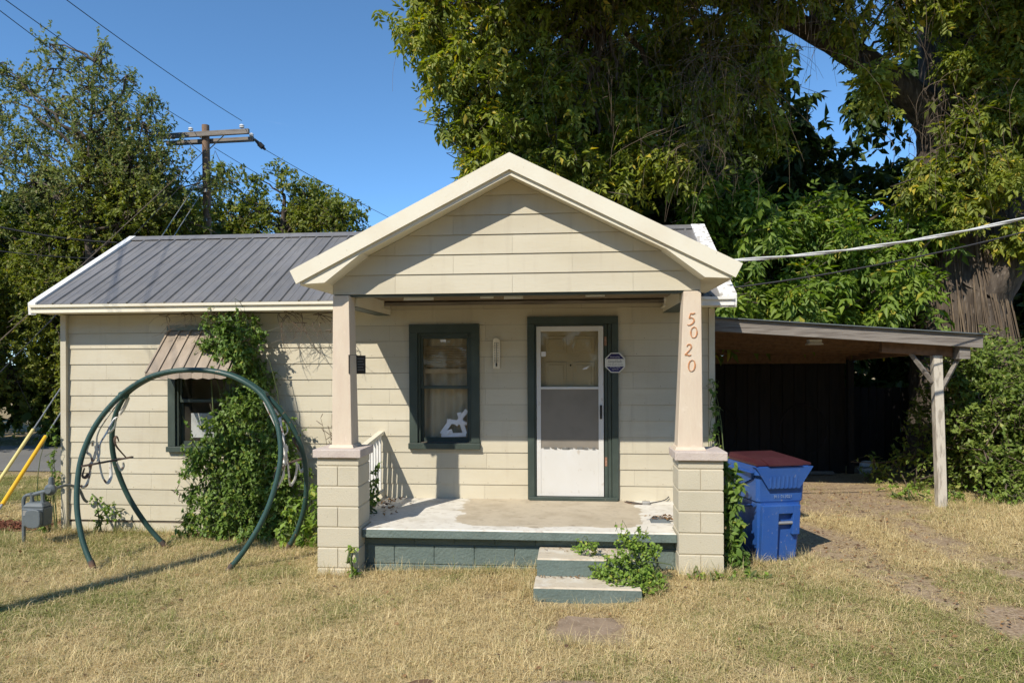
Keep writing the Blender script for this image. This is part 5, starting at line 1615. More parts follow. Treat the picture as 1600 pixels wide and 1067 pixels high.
def twig_crown(centers, radii, n_twigs, leaves, tpl, leaf_len, rg, up=.3, droop=.25, twig_len=(.5, 1.1), roots=None, tubes=None, out_bias=.6, shell=.35, flat=.0, leaf_spread=.9, sunny=.0, twr=.006):
    """twigs radiate out from clump centres and carry leaves. returns leaf mesh arrays"""
    PV = []; PD = []; PN = []; PS = []
    for ci, (c, r) in enumerate(zip(centers, radii)):
        c = np.asarray(c, float); r = np.asarray(r, float) * np.ones(3)
        nt = int(n_twigs[ci] if hasattr(n_twigs, '__len__') else n_twigs)
        d = unit(rg.normal(size=(nt, 3)))
        rad = shell + (1 - shell) * rg.random(nt) ** .6
        end = c + d * r * rad[:, None]
        tl = rg.uniform(*twig_len, nt)
        td = unit(d * out_bias + np.array([0, 0, up]) + rg.normal(size=(nt, 3)) * .45)
        start = end - td * tl[:, None] * .8
        mid = (start + end) / 2 + rg.normal(size=(nt, 3)) * .06 * tl[:, None]
        end = end - np.array([0, 0, 1]) * (droop * tl * rg.uniform(.2, 1.2, nt))[:, None]
        nl = leaves
        t = rg.uniform(.15, 1.0, (nt, nl))
        T = t[..., None]
        p = (1 - T) ** 2 * start[:, None] + 2 * T * (1 - T) * mid[:, None] + T * T * end[:, None]
        dd = 2 * (1 - T) * (mid - start)[:, None] + 2 * T * (end - mid)[:, None]
        dd = unit(dd)
        ld = unit(dd * .55 + rg.normal(size=(nt, nl, 3)) * leaf_spread * .7 - np.array([0, 0, droop]))
        nn = unit(rg.normal(size=(nt, nl, 3)) * .65 + np.array([0, 0, 1.0]) + d[:, None] * .35 - np.array(SUN_DIR) * sunny)
        PV.append(p.reshape(-1, 3)); PD.append(ld.reshape(-1, 3)); PN.append(nn.reshape(-1, 3))
        PS.append((leaf_len * rg.uniform(.45, 1.3, nt * nl)))
        if tubes is not None:
            for k in range(nt):
                if roots is not None and k % 6 == 0:
                    a = np.asarray(roots[ci], float)
                    m_ = (a + start[k]) / 2 + rg.normal(size=3) * .12
                    tubes.add(bez(a, m_, start[k], 5), np.linspace(twr * 2.6, twr, 5), 4)
                if twr < .005 or k % 3 == 0:
                    tubes.add(bez(start[k], mid[k], end[k], 3 if twr > .005 else 4), np.linspace(twr, twr * .35, 3 if twr > .005 else 4), 3)
    P = np.concatenate(PV)
    PD = np.concatenate(PD); PN = np.concatenate(PN); PS = np.concatenate(PS)
    if not isinstance(tpl, list):
        return place(tpl, P, PD, PN, PS)
    pick = rg.integers(0, len(tpl), len(P)); Vs = []; Fs = []; o_ = 0
    for k, t in enumerate(tpl):
        m = pick == k
        V, F = place(t, P[m], PD[m], PN[m], PS[m])
        Vs.append(V); Fs.append(F + o_); o_ += len(V)
    return np.concatenate(Vs), np.concatenate(Fs)

def tree(name, label, base, trunk_path, trunk_r, clumps, mat, rg, n_twigs=40, leaves=14, leaf_len=.1, tpl=None, group=None, cat='tree', bark='bark',
         droop=.25, up=.3, twig_len=(.5, 1.1), limb_r=.07, attach=None, tn=12, amp=.10, twr=.007, out_bias=.6, shell=.35, sunny=0.0):
    root = thing(name, label, cat, base, group)
    rough_trunk(trunk_path, trunk_r, tn, 'trunk', M[bark], root, rg, amp)
    tp = np.array([list(p) for p in smooth_path(trunk_path, 6)])
    limbs = Tubes(); cs = []; rs = []
    for c, r in clumps:
        c = np.asarray(c, float)
        cand = tp[len(tp) // 4:]
        dz = c[2] - cand[:, 2]; dh = np.hypot(c[0] - cand[:, 0], c[1] - cand[:, 1])
        k = np.argmin(np.abs(dz - .7 * dh))
        a = cand[k]
        L = np.linalg.norm(c - a)
        m_ = (a + c) / 2 + rg.normal(size=3) * .12 * L + np.array([0, 0, .10 * L])
        P = bez(a, m_, c, 9)
        P[1:-1] += rg.normal(size=(7, 3)) * .02 * L
        r0 = limb_r * (.35 + .25 * L ** .5)
        limbs.add(P, np.linspace(r0, .012, 9), 6)
        cs.append(c); rs.append(r)
    nt = [max(6, int(n_twigs * (np.mean(np.asarray(r) * np.ones(3))) ** 2)) for r in rs]
    V, F = twig_crown(cs, rs, nt, leaves, tpl or flat_leaf(), leaf_len, rg, up, droop, twig_len, cs, limbs, out_bias, shell, sunny=sunny, twr=twr)
    limbs.build('limbs', M[bark], root)
    np_mesh('crown', V, F, M[mat], root)
    return root, len(F)

def ell(rg, n, c, r, rr=(.5, .9), shell=.3, keep=None):
    """clump centres filling an ellipsoid, denser towards its skin"""
    out = []
    while len(out) < n:
        d = unit(rg.normal(size=3)); k = (shell + (1 - shell) * rg.random()) ** .7
        p = np.asarray(c) + d * np.asarray(r) * k
        if keep is None or keep(p): out.append((p, rg.uniform(*rr)))
    return out

TRI = 0
# ------------------------------------------------------------------ left trees
rg = np.random.default_rng(21)
cl = ell(rg, 64, (-13.0, 19.0, 4.4), (4.2, 2.4, 3.6), (.8, 1.25))
cl += ell(rg, 10, (-13.0, 17.8, 1.8), (4.2, 1.2, 1.2), (.7, 1.0))
t_, n_ = tree('broadleaf_tree', 'large olive-green leafy tree filling the left edge behind the street', (-13, 19, -.1), [(-13, 19, -.3), (-13.1, 19, 2.2), (-12.8, 19, 4.5), (-12.9, 19, 7.0)], [.34, .25, .18, .07], cl, 'leaf_left', rg,
              n_twigs=92, leaves=30, leaf_len=.11, group='trees beyond the street', twig_len=(.5, 1.2), sunny=.8)
TRI += n_
rg = np.random.default_rng(22)
cl = []
for c, r in [((-13.9, 17.6, 8.8), .7), ((-13.7, 17.6, 9.9), .45), ((-14.4, 17.5, 8.0), .9), ((-12.6, 17.6, 8.2), 1.0), ((-12.5, 17.4, 9.3), .75), ((-12.3, 17.5, 10.0), .45), ((-11.9, 17.5, 8.7), .8), ((-11.2, 17.6, 8.4), .8),
             ((-11.0, 17.6, 9.0), .4), ((-10.6, 17.6, 7.6), .75), ((-11.5, 17.5, 7.4), 1.0), ((-12.8, 17.5, 7.0), 1.1), ((-14.2, 17.5, 6.9), 1.0), ((-10.7, 17.6, 6.6), .8), ((-13.3, 17.4, 9.1), .4), ((-15.2, 17.5, 8.9), .7), ((-15.6, 17.5, 7.6), .9), ((-9.6, 18.3, 7.1), .5), ((-13.7, 17.5, 10.5), .45), ((-14.5, 17.5, 9.6), .65), ((-15.1, 17.4, 10.0), .5), ((-12.3, 17.5, 10.5), .3), ((-13.0, 17.5, 10.1), .35), ((-11.6, 17.5, 9.6), .45)]:
    cl.append((np.array(c), r))
t_, n_ = tree('broadleaf_tree', 'tall thin-topped tree with sparse grey-green upper branches at left', (-12.6, 17.5, -.1), [(-12.6, 17.5, -.3), (-12.5, 17.5, 3.0), (-12.7, 17.5, 6), (-12.5, 17.5, 10.0)], [.24, .15, .08, .015], cl, 'leaf_sparse', rg,
              n_twigs=110, leaves=26, leaf_len=.095, group='trees beyond the street', twig_len=(.5, 1.1), sunny=.5, up=.75, droop=.08, limb_r=.06, twr=.008)
TRI += n_
rg = np.random.default_rng(23)
cl = ell(rg, 80, (-10.5, 24.2, 5.6), (3.9, 2.0, 3.5), (.7, 1.1))
cl += [(np.array((-12.0, 23.5, 8.7)), .7), (np.array((-10.2, 24, 8.8)), .6), (np.array((-8.2, 24, 6.9)), .6), (np.array((-7.9, 24, 6.2)), .6), (np.array((-8.6, 24, 7.6)), .5), (np.array((-11.1, 24, 8.6)), .5)]
t_, n_ = tree('broadleaf_tree', 'rounder green tree behind the utility pole', (-10.2, 24.2, -.1), [(-10.2, 24.2, -.3), (-10.3, 24.2, 3), (-10.3, 24.2, 6), (-10.2, 24.2, 8)], [.3, .22, .14, .05], cl, 'leaf_left', rg,
              n_twigs=64, leaves=26, leaf_len=.14, group='trees beyond the street', twig_len=(.5, 1.2), sunny=.8)
TRI += n_
rg = np.random.default_rng(24)
cl = ell(rg, 26, (-16.5, 15.4, 4.4), (2.0, 1.6, 3.0), (.7, 1.1))
t_, n_ = tree('broadleaf_tree', 'shaded leafy tree cut by the left edge above the street', (-17, 16.8, -.1), [(-17, 16.8, -.3), (-16.9, 16.5, 2), (-16.6, 16, 4.4), (-16.5, 15.6, 6.5)], [.25, .2, .12, .05], cl, 'leaf_left', rg,
              n_twigs=60, leaves=26, leaf_len=.13, group='trees beyond the street')
TRI += n_
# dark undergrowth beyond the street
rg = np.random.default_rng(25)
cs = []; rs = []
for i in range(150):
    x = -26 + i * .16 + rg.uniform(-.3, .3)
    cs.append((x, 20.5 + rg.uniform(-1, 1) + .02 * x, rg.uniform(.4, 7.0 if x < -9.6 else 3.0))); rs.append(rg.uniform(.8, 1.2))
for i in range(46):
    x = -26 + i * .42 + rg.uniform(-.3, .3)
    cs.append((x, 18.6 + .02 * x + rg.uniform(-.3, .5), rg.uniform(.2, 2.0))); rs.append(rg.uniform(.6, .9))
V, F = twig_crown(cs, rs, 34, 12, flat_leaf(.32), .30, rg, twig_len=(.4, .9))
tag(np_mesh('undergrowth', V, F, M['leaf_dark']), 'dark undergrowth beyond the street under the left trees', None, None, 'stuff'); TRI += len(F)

# ------------------------------------------------------------------ right-hand trees
rg = np.random.default_rng(31)
BT = thing('shade_tree', 'huge old tree with thick rough trunk and long left limb above the carport', 'tree', (7.2, 14, 0))
rough_trunk([(7.35, 14, -.4), (7.3, 14, .8), (7.2, 14, 2.2), (7.05, 14, 4.0), (6.98, 14, 5.6), (7.0, 14.1, 7.4), (6.9, 14.2, 9.5), (6.9, 14.3, 12.5)], [1.15, 1.0, .84, .60, .48, .44, .38, .28], 44, 'trunk', M['bark'], BT, rg, .17)
rough_trunk([(6.95, 14.0, 6.1), (6.5, 13.85, 6.75), (5.9, 13.7, 7.2), (5.2, 13.6, 7.65), (4.5, 13.5, 8.05), (3.4, 13.3, 8.5), (2.0, 13.1, 8.7), (.6, 13, 8.5)], [.36, .30, .26, .23, .20, .15, .10, .05], 18, 'limb', M['bark'], BT, rg, .12)
rough_trunk([(4.5, 13.5, 8.0), (4.35, 13.2, 8.9), (4.1, 13, 10.0), (3.6, 12.7, 11.5)], [.2, .16, .12, .06], 12, 'limb', M['bark'], BT, rg, .1)
rough_trunk([(7.1, 14, 7.0), (7.6, 13.6, 8.4), (8.2, 13.2, 9.6), (8.8, 12.8, 11)], [.3, .24, .18, .1], 14, 'limb', M['bark'], BT, rg, .1)
rough_trunk([(7.2, 14.0, 3.3), (7.9, 13.95, 4.3), (8.6, 13.9, 4.8), (9.6, 13.8, 5.0)], [.75, .72, .62, .4], 22, 'limb', M['bark'], BT, rg, .2)
# canopy: clumps along the upper part of the picture, drooping at the left end
cl = []
spots = [(-2.6, 12.4, 8.2, .7), (-2.2, 12.5, 7.4, .7), (-2.5, 12.6, 9.0, .9), (-1.6, 12.5, 8.4, .9), (-1.6, 12.5, 7.3, .8), (-2.0, 12.5, 6.6, .55), (-1.2, 12.5, 6.3, .7), (-1.7, 12.5, 5.75, .5), (-.9, 12.6, 5.5, .6),
         (-1.0, 12.4, 7.8, .8), (-.5, 12.5, 8.6, .9), (-.3, 12.6, 7.0, .8), (.3, 12.5, 8.9, .8), (-.2, 12.7, 5.9, .7), (.3, 12.9, 5.2, .8), (.9, 12.9, 6.4, .7), (1.0, 12.5, 8.6, .7), (1.8, 12.5, 8.7, .7), (2.7, 12.5, 8.5, .7), (3.4, 12.4, 8.5, .6),
         (2.4, 12.6, 6.6, .55), (4.3, 12.3, 8.8, .5), (5.4, 12.4, 8.9, .4), (6.4, 12.8, 8.3, .45), (7.4, 12.9, 8.4, .55), (8.0, 12.8, 7.7, .5), (7.0, 12.9, 7.3, .4), (5.0, 12.5, 6.9, .35), (7.2, 12.9, 5.6, .35), (6.6, 13.0, 5.6, .4),
         (1.6, 12.7, 5.7, .55), (3.3, 12.6, 7.2, .4), (-.7, 12.4, 9.6, 1.0), (1.2, 12.4, 9.8, 1.0), (3.0, 12.4, 9.8, 1.0), (4.8, 12.4, 10.0, .9), (6.4, 12.4, 9.9, .9), (8.2, 12.4, 9.6, .9), (8.9, 12.6, 8.4, .6)]
spots += [(6.6, 12.9, 4.7, .4), (7.1, 12.8, 5.2, .4), (6.7, 12.9, 6.2, .45), (7.3, 12.9, 6.6, .4), (6.6, 12.9, 7.4, .35), (7.2, 12.8, 7.9, .5), (6.9, 12.8, 8.6, .5), (7.6, 12.9, 4.3, .35), (8.0, 13.2, 6.0, .6), (8.4, 13.3, 6.8, .7), (8.9, 13.4, 5.6, .7),
          (8.3, 13.3, 7.7, .7), (9.2, 13.4, 7.4, .8), (9.0, 13.4, 6.4, .7), (8.6, 13.3, 8.4, .7), (9.6, 13.4, 8.4, .8), (5.8, 12.7, 8.5, .5), (4.6, 12.6, 8.0, .35), (6.0, 12.9, 5.3, .4), (5.6, 12.8, 7.9, .3)]
spots += [(.6, 13.4, 7.6, .7), (1.5, 13.4, 7.4, .7), (2.4, 13.4, 7.8, .7), (3.2, 13.3, 7.9, .55), (1.9, 13.4, 8.3, .7), (3.4, 13.2, 6.4, .5), (.2, 13.4, 8.2, .7)]
# unseen crown clumps added above the frame to shade trunk and inner canopy
hi = np.random.default_rng(77)
spots += [(hi.uniform(-1.6, 8.5), hi.uniform(9.3, 11.2), hi.uniform(8.9, 11.6), hi.uniform(.85, 1.15)) for k in range(25)]
limbs = Tubes(); cs = []; rs = []
limb_nodes = np.array([(5.2, 13.6, 7.65), (3.4, 13.3, 8.5), (2.0, 13.1, 8.7), (.6, 13, 8.5), (4.1, 13, 10), (6.95, 14.1, 8.5), (7.0, 14.1, 7.4), (8.2, 13.2, 9.6), (6.98, 14, 5.6)])
for x, y, z, r in spots:
    c = np.array((x, y, z)); a = limb_nodes[np.argmin(np.linalg.norm(limb_nodes - c, axis=1))]
    L = np.linalg.norm(c - a)
    P = bez(a, (a + c) / 2 + np.array([0, 0, .2 * L]) + rg.normal(size=3) * .1 * L, c, 9); P[1:-1] += rg.normal(size=(7, 3)) * .02 * L
    limbs.add(P, np.linspace(.025 + .014 * L, .012, 9), 6)
    cs.append(c); rs.append(r)
nt = [int(72 * r ** 1.6) + 8 for r in rs]
V, F = twig_crown(cs, rs, nt, 11, [compound_tpl(2, .22, .55, 50, .4, 3), compound_tpl(1, .26, .6, 40, .2, 8), compound_tpl(3, .19, .42, 60, .5, 9)], .23, rg, up=.1, droop=.32, twig_len=(.5, 1.3), roots=cs, tubes=limbs, sunny=.9, twr=.006)
np_mesh('crown', V, F, M['leaf_yel'], BT); TRI += len(F)
limbs.build('branches', M['bark'], BT)
# bare hanging twigs and dry vine tangle in the canopy
tg = Tubes()
for (x, y, z, sp, n, ln) in [(1.1, 12.2, 8.6, 1.8, 210, 2.0), (2.3, 12.1, 7.0, .8, 110, 1.9), (.2, 12.2, 7.4, .9, 60, 1.5), (3.4, 12.0, 8.3, 1.2, 90, 1.9), (5.2, 12.1, 8.6, 1.4, 90, 1.6), (6.3, 12.7, 6.3, .9, 60, 1.6), (2.1, 12.2, 5.8, .45, 70, 1.3), (7.0, 13.0, 6.8, .6, 40, 1.5)]:
    for k in range(n):
        a = np.array([x + rg.normal() * sp * .6, y + rg.normal() * .3, z + rg.normal() * .35])
        L = ln * rg.uniform(.3, 1.1)
        e = a + np.array([rg.normal() * .35 * L, rg.normal() * .15 * L, -L * rg.uniform(.25, 1.0)])
        m_ = a + np.array([(e[0] - a[0]) * .9 + rg.normal() * .15 * L, rg.normal() * .12, -.05 * L + .12 * L * rg.normal()])
        tg.add(bez(a, m_, e, 8), np.linspace(.0055, .002, 8), 3)
tg.build('hanging_twigs', M['deadvine'], BT)
# shaggy dry vine stems on the trunk
tv = Tubes()
for k in range(110):
    a0 = rg.uniform(-2.7, .3); h0 = rg.uniform(.3, 3.5); h1 = h0 + rg.uniform(.8, 2.6)
    hh = np.linspace(h0, h1, 12)
    rad = np.interp(hh, [0, 1, 2.2, 4, 5.6, 7.4], [1.1, .98, .9, .72, .62, .55]) * 1.03
    cx2 = np.interp(hh, [0, 2.2, 4, 5.6], [7.32, 7.2, 7.05, 6.98])
    aa = a0 + .05 * np.sin(hh * 1.5 + k)
    tv.add(np.stack([cx2 + rad * np.cos(aa), 14 + rad * np.sin(aa), hh], 1), np.full(12, rg.uniform(.005, .013)), 4)
tv.build('dry_vine', M['deadvine'], BT)

rg = np.random.default_rng(32)
cl = ell(rg, 30, (3.9, 13.7, 3.9), (2.6, 1.0, 1.75), (.55, .8), .2, keep=lambda p: p[2] > 2.5 or p[0] < 6)
cl += [(np.array(p), r) for p, r in [((2.3, 13.0, 5.1), .5), ((6.2, 13.2, 4.6), .5), ((5.8, 12.9, 3.6), .6), ((2.5, 13, 3.2), .6), ((2.9, 13.4, 2.7), .5), ((5.4, 13.2, 2.9), .5), ((4.0, 12.9, 3.3), .6), ((4.8, 12.9, 4.3), .6), ((3.4, 12.9, 4.6), .6), ((6.3, 13.2, 5.4), .4)]]
cl = [(np.array((c[0], c[1], max(c[2], 2.55 + r * .8 + .1))), r) for c, r in cl]
t_, n_ = tree('maple_tree', 'bright green sapling mass with jagged leaves above the carport roof', (4.2, 14.4, 0), [(4.2, 14.4, -.3), (4.2, 14.4, 1.6), (4.1, 14.2, 3.2), (4.0, 14.0, 4.8)], [.13, .11, .08, .03], cl, 'leaf_box', rg,
              n_twigs=85, leaves=7, leaf_len=.30, tpl=[compound_tpl(2, .20, .50, 52, .45, 5), compound_tpl(1, .25, .6, 45, .3, 6), compound_tpl(3, .18, .42, 58, .5, 7)], twig_len=(.4, .9), limb_r=.05, droop=.4, up=.1, sunny=.9)
TRI += n_
# darker trees closing the view behind
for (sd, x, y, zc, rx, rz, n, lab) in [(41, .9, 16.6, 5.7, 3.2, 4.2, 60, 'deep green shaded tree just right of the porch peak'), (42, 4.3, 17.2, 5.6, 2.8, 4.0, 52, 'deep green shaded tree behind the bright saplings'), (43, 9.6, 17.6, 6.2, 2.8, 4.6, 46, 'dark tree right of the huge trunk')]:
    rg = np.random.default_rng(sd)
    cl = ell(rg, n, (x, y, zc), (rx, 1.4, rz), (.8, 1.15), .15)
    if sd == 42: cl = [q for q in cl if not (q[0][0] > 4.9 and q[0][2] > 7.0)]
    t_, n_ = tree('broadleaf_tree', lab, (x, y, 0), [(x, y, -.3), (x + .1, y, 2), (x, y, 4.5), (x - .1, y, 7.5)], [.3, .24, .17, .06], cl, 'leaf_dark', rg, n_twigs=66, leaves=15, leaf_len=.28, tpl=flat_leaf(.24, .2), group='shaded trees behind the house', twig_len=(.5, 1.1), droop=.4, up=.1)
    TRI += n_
# hedge-like dark growth that closes the horizon on the right
rg = np.random.default_rng(44)
cs = []; rs = []
for i in range(70):
    x = -4 + i * .27 + rg.uniform(-.3, .3)
    cs.append((x, 19 + rg.uniform(-.6, .6), rg.uniform(.4, 3.6))); rs.append(rg.uniform(.8, 1.2))
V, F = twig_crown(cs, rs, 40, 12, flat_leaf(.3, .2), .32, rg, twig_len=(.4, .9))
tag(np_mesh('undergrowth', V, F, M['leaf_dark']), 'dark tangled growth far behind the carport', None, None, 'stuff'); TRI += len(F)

# shrubs right of the carport post
def shrub(name, label, base, clumps, mat, seed, n_twigs, leaves, leaf_len, tpl, cat='shrub', up=.35, droop=.15, twig_len=(.35, .8), group=None, sunny=.2, flatn=.0, stem=True, twr=.005):
    global TRI
    rg = np.random.default_rng(seed)
    root = thing(name, label, cat, base, group)
    st = Tubes()
    cs = [np.asarray(c, float) for c, r in clumps]; rs = [r for c, r in clumps]
    b = np.asarray(base, float)
    for c in cs:
        L = np.linalg.norm(c - b)
        a = b + np.array([rg.normal() * .1, rg.normal() * .06, -.05]) + np.array([(c[0] - b[0]) * .35, (c[1] - b[1]) * .3, 0])
        st.add(bez(a, (a + c) / 2 + np.array([rg.normal() * .08 * L, 0, .15 * L]), c, 7), np.linspace(twr * 2.2 + .004 * L, twr * .8, 7), 5)
    nt = [max(5, int(n_twigs * (np.mean(np.asarray(r) * np.ones(3)) / .5) ** 2)) for r in rs]
    V, F = twig_crown(cs, rs, nt, leaves, tpl, leaf_len, rg, up, droop, twig_len, cs, st, sunny=sunny, twr=twr)
    st.build('stem', M['greenstem' if cat in ('weeds', 'vine') else 'twig'], root)
    np_mesh('foliage', V, F, M[mat], root); TRI += len(F)
    return root
rg = np.random.default_rng(51)
cl = ell(rg, 44, (6.75, 11.6, 1.3), (1.25, .8, 1.25), (.35, .55), .2)
cl += [(np.array(p), r) for p, r in [((5.75, 11.0, 1.3), .35), ((5.9, 10.9, .8), .35), ((6.4, 10.7, 1.5), .4), ((6.6, 10.7, 1.0), .45), ((6.2, 10.8, .45), .4), ((6.8, 10.8, 1.95), .4), ((5.8, 11.4, 1.9), .3)]]
shrub('privet_shrub', 'big arching green shrub right of the white carport post', (6.5, 11.8, 0), cl, 'leaf_shrub', 52, 84, 20, .072, flat_leaf(.27, .1), twig_len=(.4, .9), sunny=.9)
rg = np.random.default_rng(53)
cl = ell(rg, 12, (8.3, 11.8, 1.4), (.9, .7, 1.2), (.4, .6), .2)
shrub('privet_shrub', 'green shrub at the right edge beside the big arching shrub', (8.3, 11.9, 0), cl, 'leaf_shrub', 54, 60, 16, .07, flat_leaf(.27, .1))
cl = [((5.25, 12.3, .45), .35), ((5.45, 12.0, .7), .35), ((5.0, 12.5, .3), .3), ((5.6, 12.2, 1.15), .35), ((5.3, 11.7, .25), .25), ((5.7, 11.6, .35), .3)]
shrub('sapling', 'loose shaded sapling behind the foot of the carport post', (5.3, 12.2, .05), cl, 'leaf_shrub', 55, 40, 12, .075, flat_leaf(.27, .1))
cl = [((5.0, 10.75, .14), .16), ((5.25, 10.7, .12), .16), ((4.85, 10.9, .2), .18), ((5.45, 10.8, .16), .2), ((4.7, 11.1, .14), .16)]
shrub('weed_clump', 'low weeds round the foot of the carport post', (5.0, 10.8, .02), cl, 'leaf_weed', 56, 80, 8, .06, flat_leaf(.3, .1), cat='weeds', twig_len=(.1, .25))
cl = [((6.1, 10.6, .16), .2), ((6.5, 10.5, .16), .22), ((6.9, 10.6, .2), .25), ((5.8, 10.75, .2), .2)]
shrub('weed_clump', 'low weeds under the front of the arching shrub', (6.3, 10.6, .02), cl, 'leaf_weed', 57, 70, 8, .06, flat_leaf(.3, .1), cat='weeds', twig_len=(.1, .25))

cl = [((7.6, 12.6, 2.2), .45), ((8.3, 12.7, 2.6), .5), ((7.2, 12.7, 1.8), .4), ((8.9, 12.6, 3.2), .5), ((8.4, 12.6, 3.6), .35), ((7.0, 12.5, 2.5), .3)]
shrub('sapling', 'yellow-green sapling growing in front of the huge trunk', (7.9, 12.9, 0), cl, 'leaf_shrub', 58, 50, 9, .10, flat_leaf(.27, .15), up=.2, droop=.3, sunny=.6)

# unseen woods added behind the viewpoint: they block low sky, the window mirrors them
rg = np.random.default_rng(81)
cs = []; rs = []
for i in range(200):
    x = -44 + i * .44 + rg.uniform(-.6, .6)
    cs.append((x, -24 + rg.uniform(-2, 2), rg.uniform(.5, 13.0))); rs.append(rg.uniform(2.0, 3.0))
V, F = twig_crown(cs, rs, 26, 8, flat_leaf(.35), .8, rg, twig_len=(.8, 1.8))
tag(np_mesh('woods', V, F, M['leaf_left']), 'unseen leafy woods across the street, added behind the viewpoint', None, None, 'stuff'); TRI += len(F)

# ------------------------------------------------------------------ vines and weeds at the house
rg = np.random.default_rng(61)
cl = []
def vc(x, z, r, y=8.55): cl.append((np.array((x, y, z)), np.array((r, min(r, .26), r))))
for x, z, r in [(-4.55, 2.62, .16), (-4.3, 2.6, .2), (-4.05, 2.55, .2), (-4.25, 2.35, .25), (-4.45, 2.25, .22), (-4.05, 2.25, .2), (-3.95, 2.45, .15), (-4.6, 2.4, .14), (-4.35, 2.45, .25),
                (-4.0, 2.05, .2), (-3.9, 1.85, .2), (-4.05, 1.8, .25), (-4.3, 1.68, .22), (-4.2, 2.0, .22), (-4.3, 2.2, .22), (-4.12, 2.15, .2)]:
    vc(x, z, r, 8.62 if z < 2.1 else 8.5)
for x, z, r in [(-4.15, 1.55, .28), (-3.85, 1.5, .28), (-4.35, 1.35, .3), (-4.0, 1.25, .35), (-3.7, 1.25, .28), (-4.5, 1.1, .3), (-4.2, 1.0, .35), (-3.8, .95, .35), (-3.6, 1.0, .25), (-4.65, .95, .25), (-4.75, .85, .16),
                (-4.45, .7, .35), (-4.1, .65, .38), (-3.75, .6, .36), (-3.5, .7, .3), (-4.55, .4, .3), (-4.25, .3, .35), (-3.9, .3, .35), (-3.55, .3, .3), (-4.4, .08, .25), (-4.0, .05, .28), (-3.65, .05, .25)]:
    vc(x, z, r, 8.48)
for x, z, r in [(-4.78, .5, .16), (-4.78, .2, .2), (-4.85, .0, .16), (-4.9, .78, .08), (-4.8, .98, .08)]:
    vc(x, z, r, 8.5)
VN = shrub('climbing_vine', 'dense green vine climbing over the left window and awning to the eave', (-4.1, 8.6, -.1), cl, 'leaf_vine', 62, 150, 18, .050, flat_leaf(.34, .14), cat='vine', up=.0, droop=.45, twig_len=(.15, .4), sunny=1.1, twr=.0025)
# bare twigs hanging below the eave
tw = Tubes(); rg = np.random.default_rng(63)
for (x, z) in [(-3.7, 2.72), (-3.5, 2.73), (-3.6, 2.7), (-3.3, 2.72), (-3.15, 2.7), (-4.6, 2.72), (-4.9, 2.72), (-5.2, 2.72), (-3.45, 2.6), (-3.2, 2.6), (-3.05, 2.5)]:
    for k in range(3):
        L = rg.uniform(.2, .7)
        a = np.array((x + rg.normal() * .1, 8.60, z)); e = a + np.array((rg.uniform(-.2, .7) * L, -.05, -L * rg.uniform(.15, 1.1)))
        m_ = (a + e) / 2 + np.array((rg.normal() * .15, -.04, .12))
        P = bez(a, m_, e, 8); tw.add(P, np.linspace(.006, .002, 8), 4)
        for q in (3, 5):
            e2 = P[q] + np.array((rg.normal() * .18, 0, -rg.uniform(.02, .22))); tw.add(bez(P[q], (P[q] + e2) / 2 + rg.normal(size=3) * .03, e2, 4), np.linspace(.003, .0015, 4), 3)
for k in range(4):
    a = np.array((-5.0 + rg.normal() * .1, 8.66, .45)); e = a + np.array((rg.uniform(-.2, .5), .02, rg.uniform(-.2, .5))); tw.add(bez(a, (a + e) / 2 + rg.normal(size=3) * np.array((.15, .02, .15)), e, 8), np.linspace(.006, .003, 8), 4)
tw.build('bare_twig', M['deadvine'], VN)
cl = [((-3.35, 8.25, .35), .22), ((-3.2, 8.3, .15), .22), ((-3.0, 8.2, .3), .2), ((-2.92, 8.1, .55), .18), ((-3.15, 8.2, .6), .2), ((-2.85, 8.0, .1), .2), ((-3.4, 8.2, .05), .2), ((-2.95, 7.9, .35), .15)]
shrub('weed_bush', 'light green weedy bush between the vine and the left pillar', (-3.1, 8.25, -.1), cl, 'leaf_weed', 64, 60, 9, .085, flat_leaf(.28, .25), cat='weeds', up=.4, droop=.4, twig_len=(.15, .4))
cl = [((-6.07, 8.62, .1), .14), ((-6.0, 8.6, .28), .14), ((-6.12, 8.6, .36), .10), ((-5.9, 8.62, .2), .10)]
shrub('weed_clump', 'small weed against the wall inside the swing frame, left of the vine', (-6.05, 8.62, -.1), cl, 'leaf_weed', 65, 110, 8, .045, flat_leaf(.34, .14), cat='weeds', twig_len=(.1, .2))
cl = [((-6.86, 8.6, z), (.09, .08, .12)) for z in (-.02, .12, .26, .40)] + [((-6.80 + .05 * math.sin(k * 2.1), 8.70, .55 + k * .14), (.06, .05, .09)) for k in range(6)]
shrub('corner_vine', 'thin vine with sparse leaves climbing the left corner board', (-6.84, 8.66, -.12), cl, 'leaf_vine', 66, 240, 5, .05, flat_leaf(.36, .14), cat='vine', up=0, droop=.3, twig_len=(.06, .16), twr=.002)
cl = [((1.52, 7.35, 1.05), (.10, .12, .10)), ((1.57, 7.30, .90), (.11, .12, .14)), ((1.55, 7.3, .7), (.13, .14, .16)), ((1.57, 7.3, .5), (.14, .14, .18)), ((1.55, 7.3, .28), (.14, .15, .16)), ((1.60, 7.25, .12), (.16, .15, .12))]
shrub('pillar_vine', 'dark leafy vine in the gap between the right pillar and the blue bin', (1.53, 7.4, .02), cl, 'leaf_vine', 67, 300, 6, .085, leaf_tpl(.3, .06, .2), cat='vine', up=.1, droop=.4, twig_len=(.08, .22), sunny=.3, twr=.0025)
cl = [((1.66 + .03 * math.sin(k), 8.72, 1.2 + k * .13), (.05, .05, .09)) for k in range(6)]
shrub('corner_vine', 'thin dark vine up the right corner of the house behind the column', (1.70, 8.72, .02), cl, 'leaf_vine', 68, 280, 5, .05, flat_leaf(.36, .14), cat='vine', up=0, droop=.3, twig_len=(.06, .16), twr=.002)
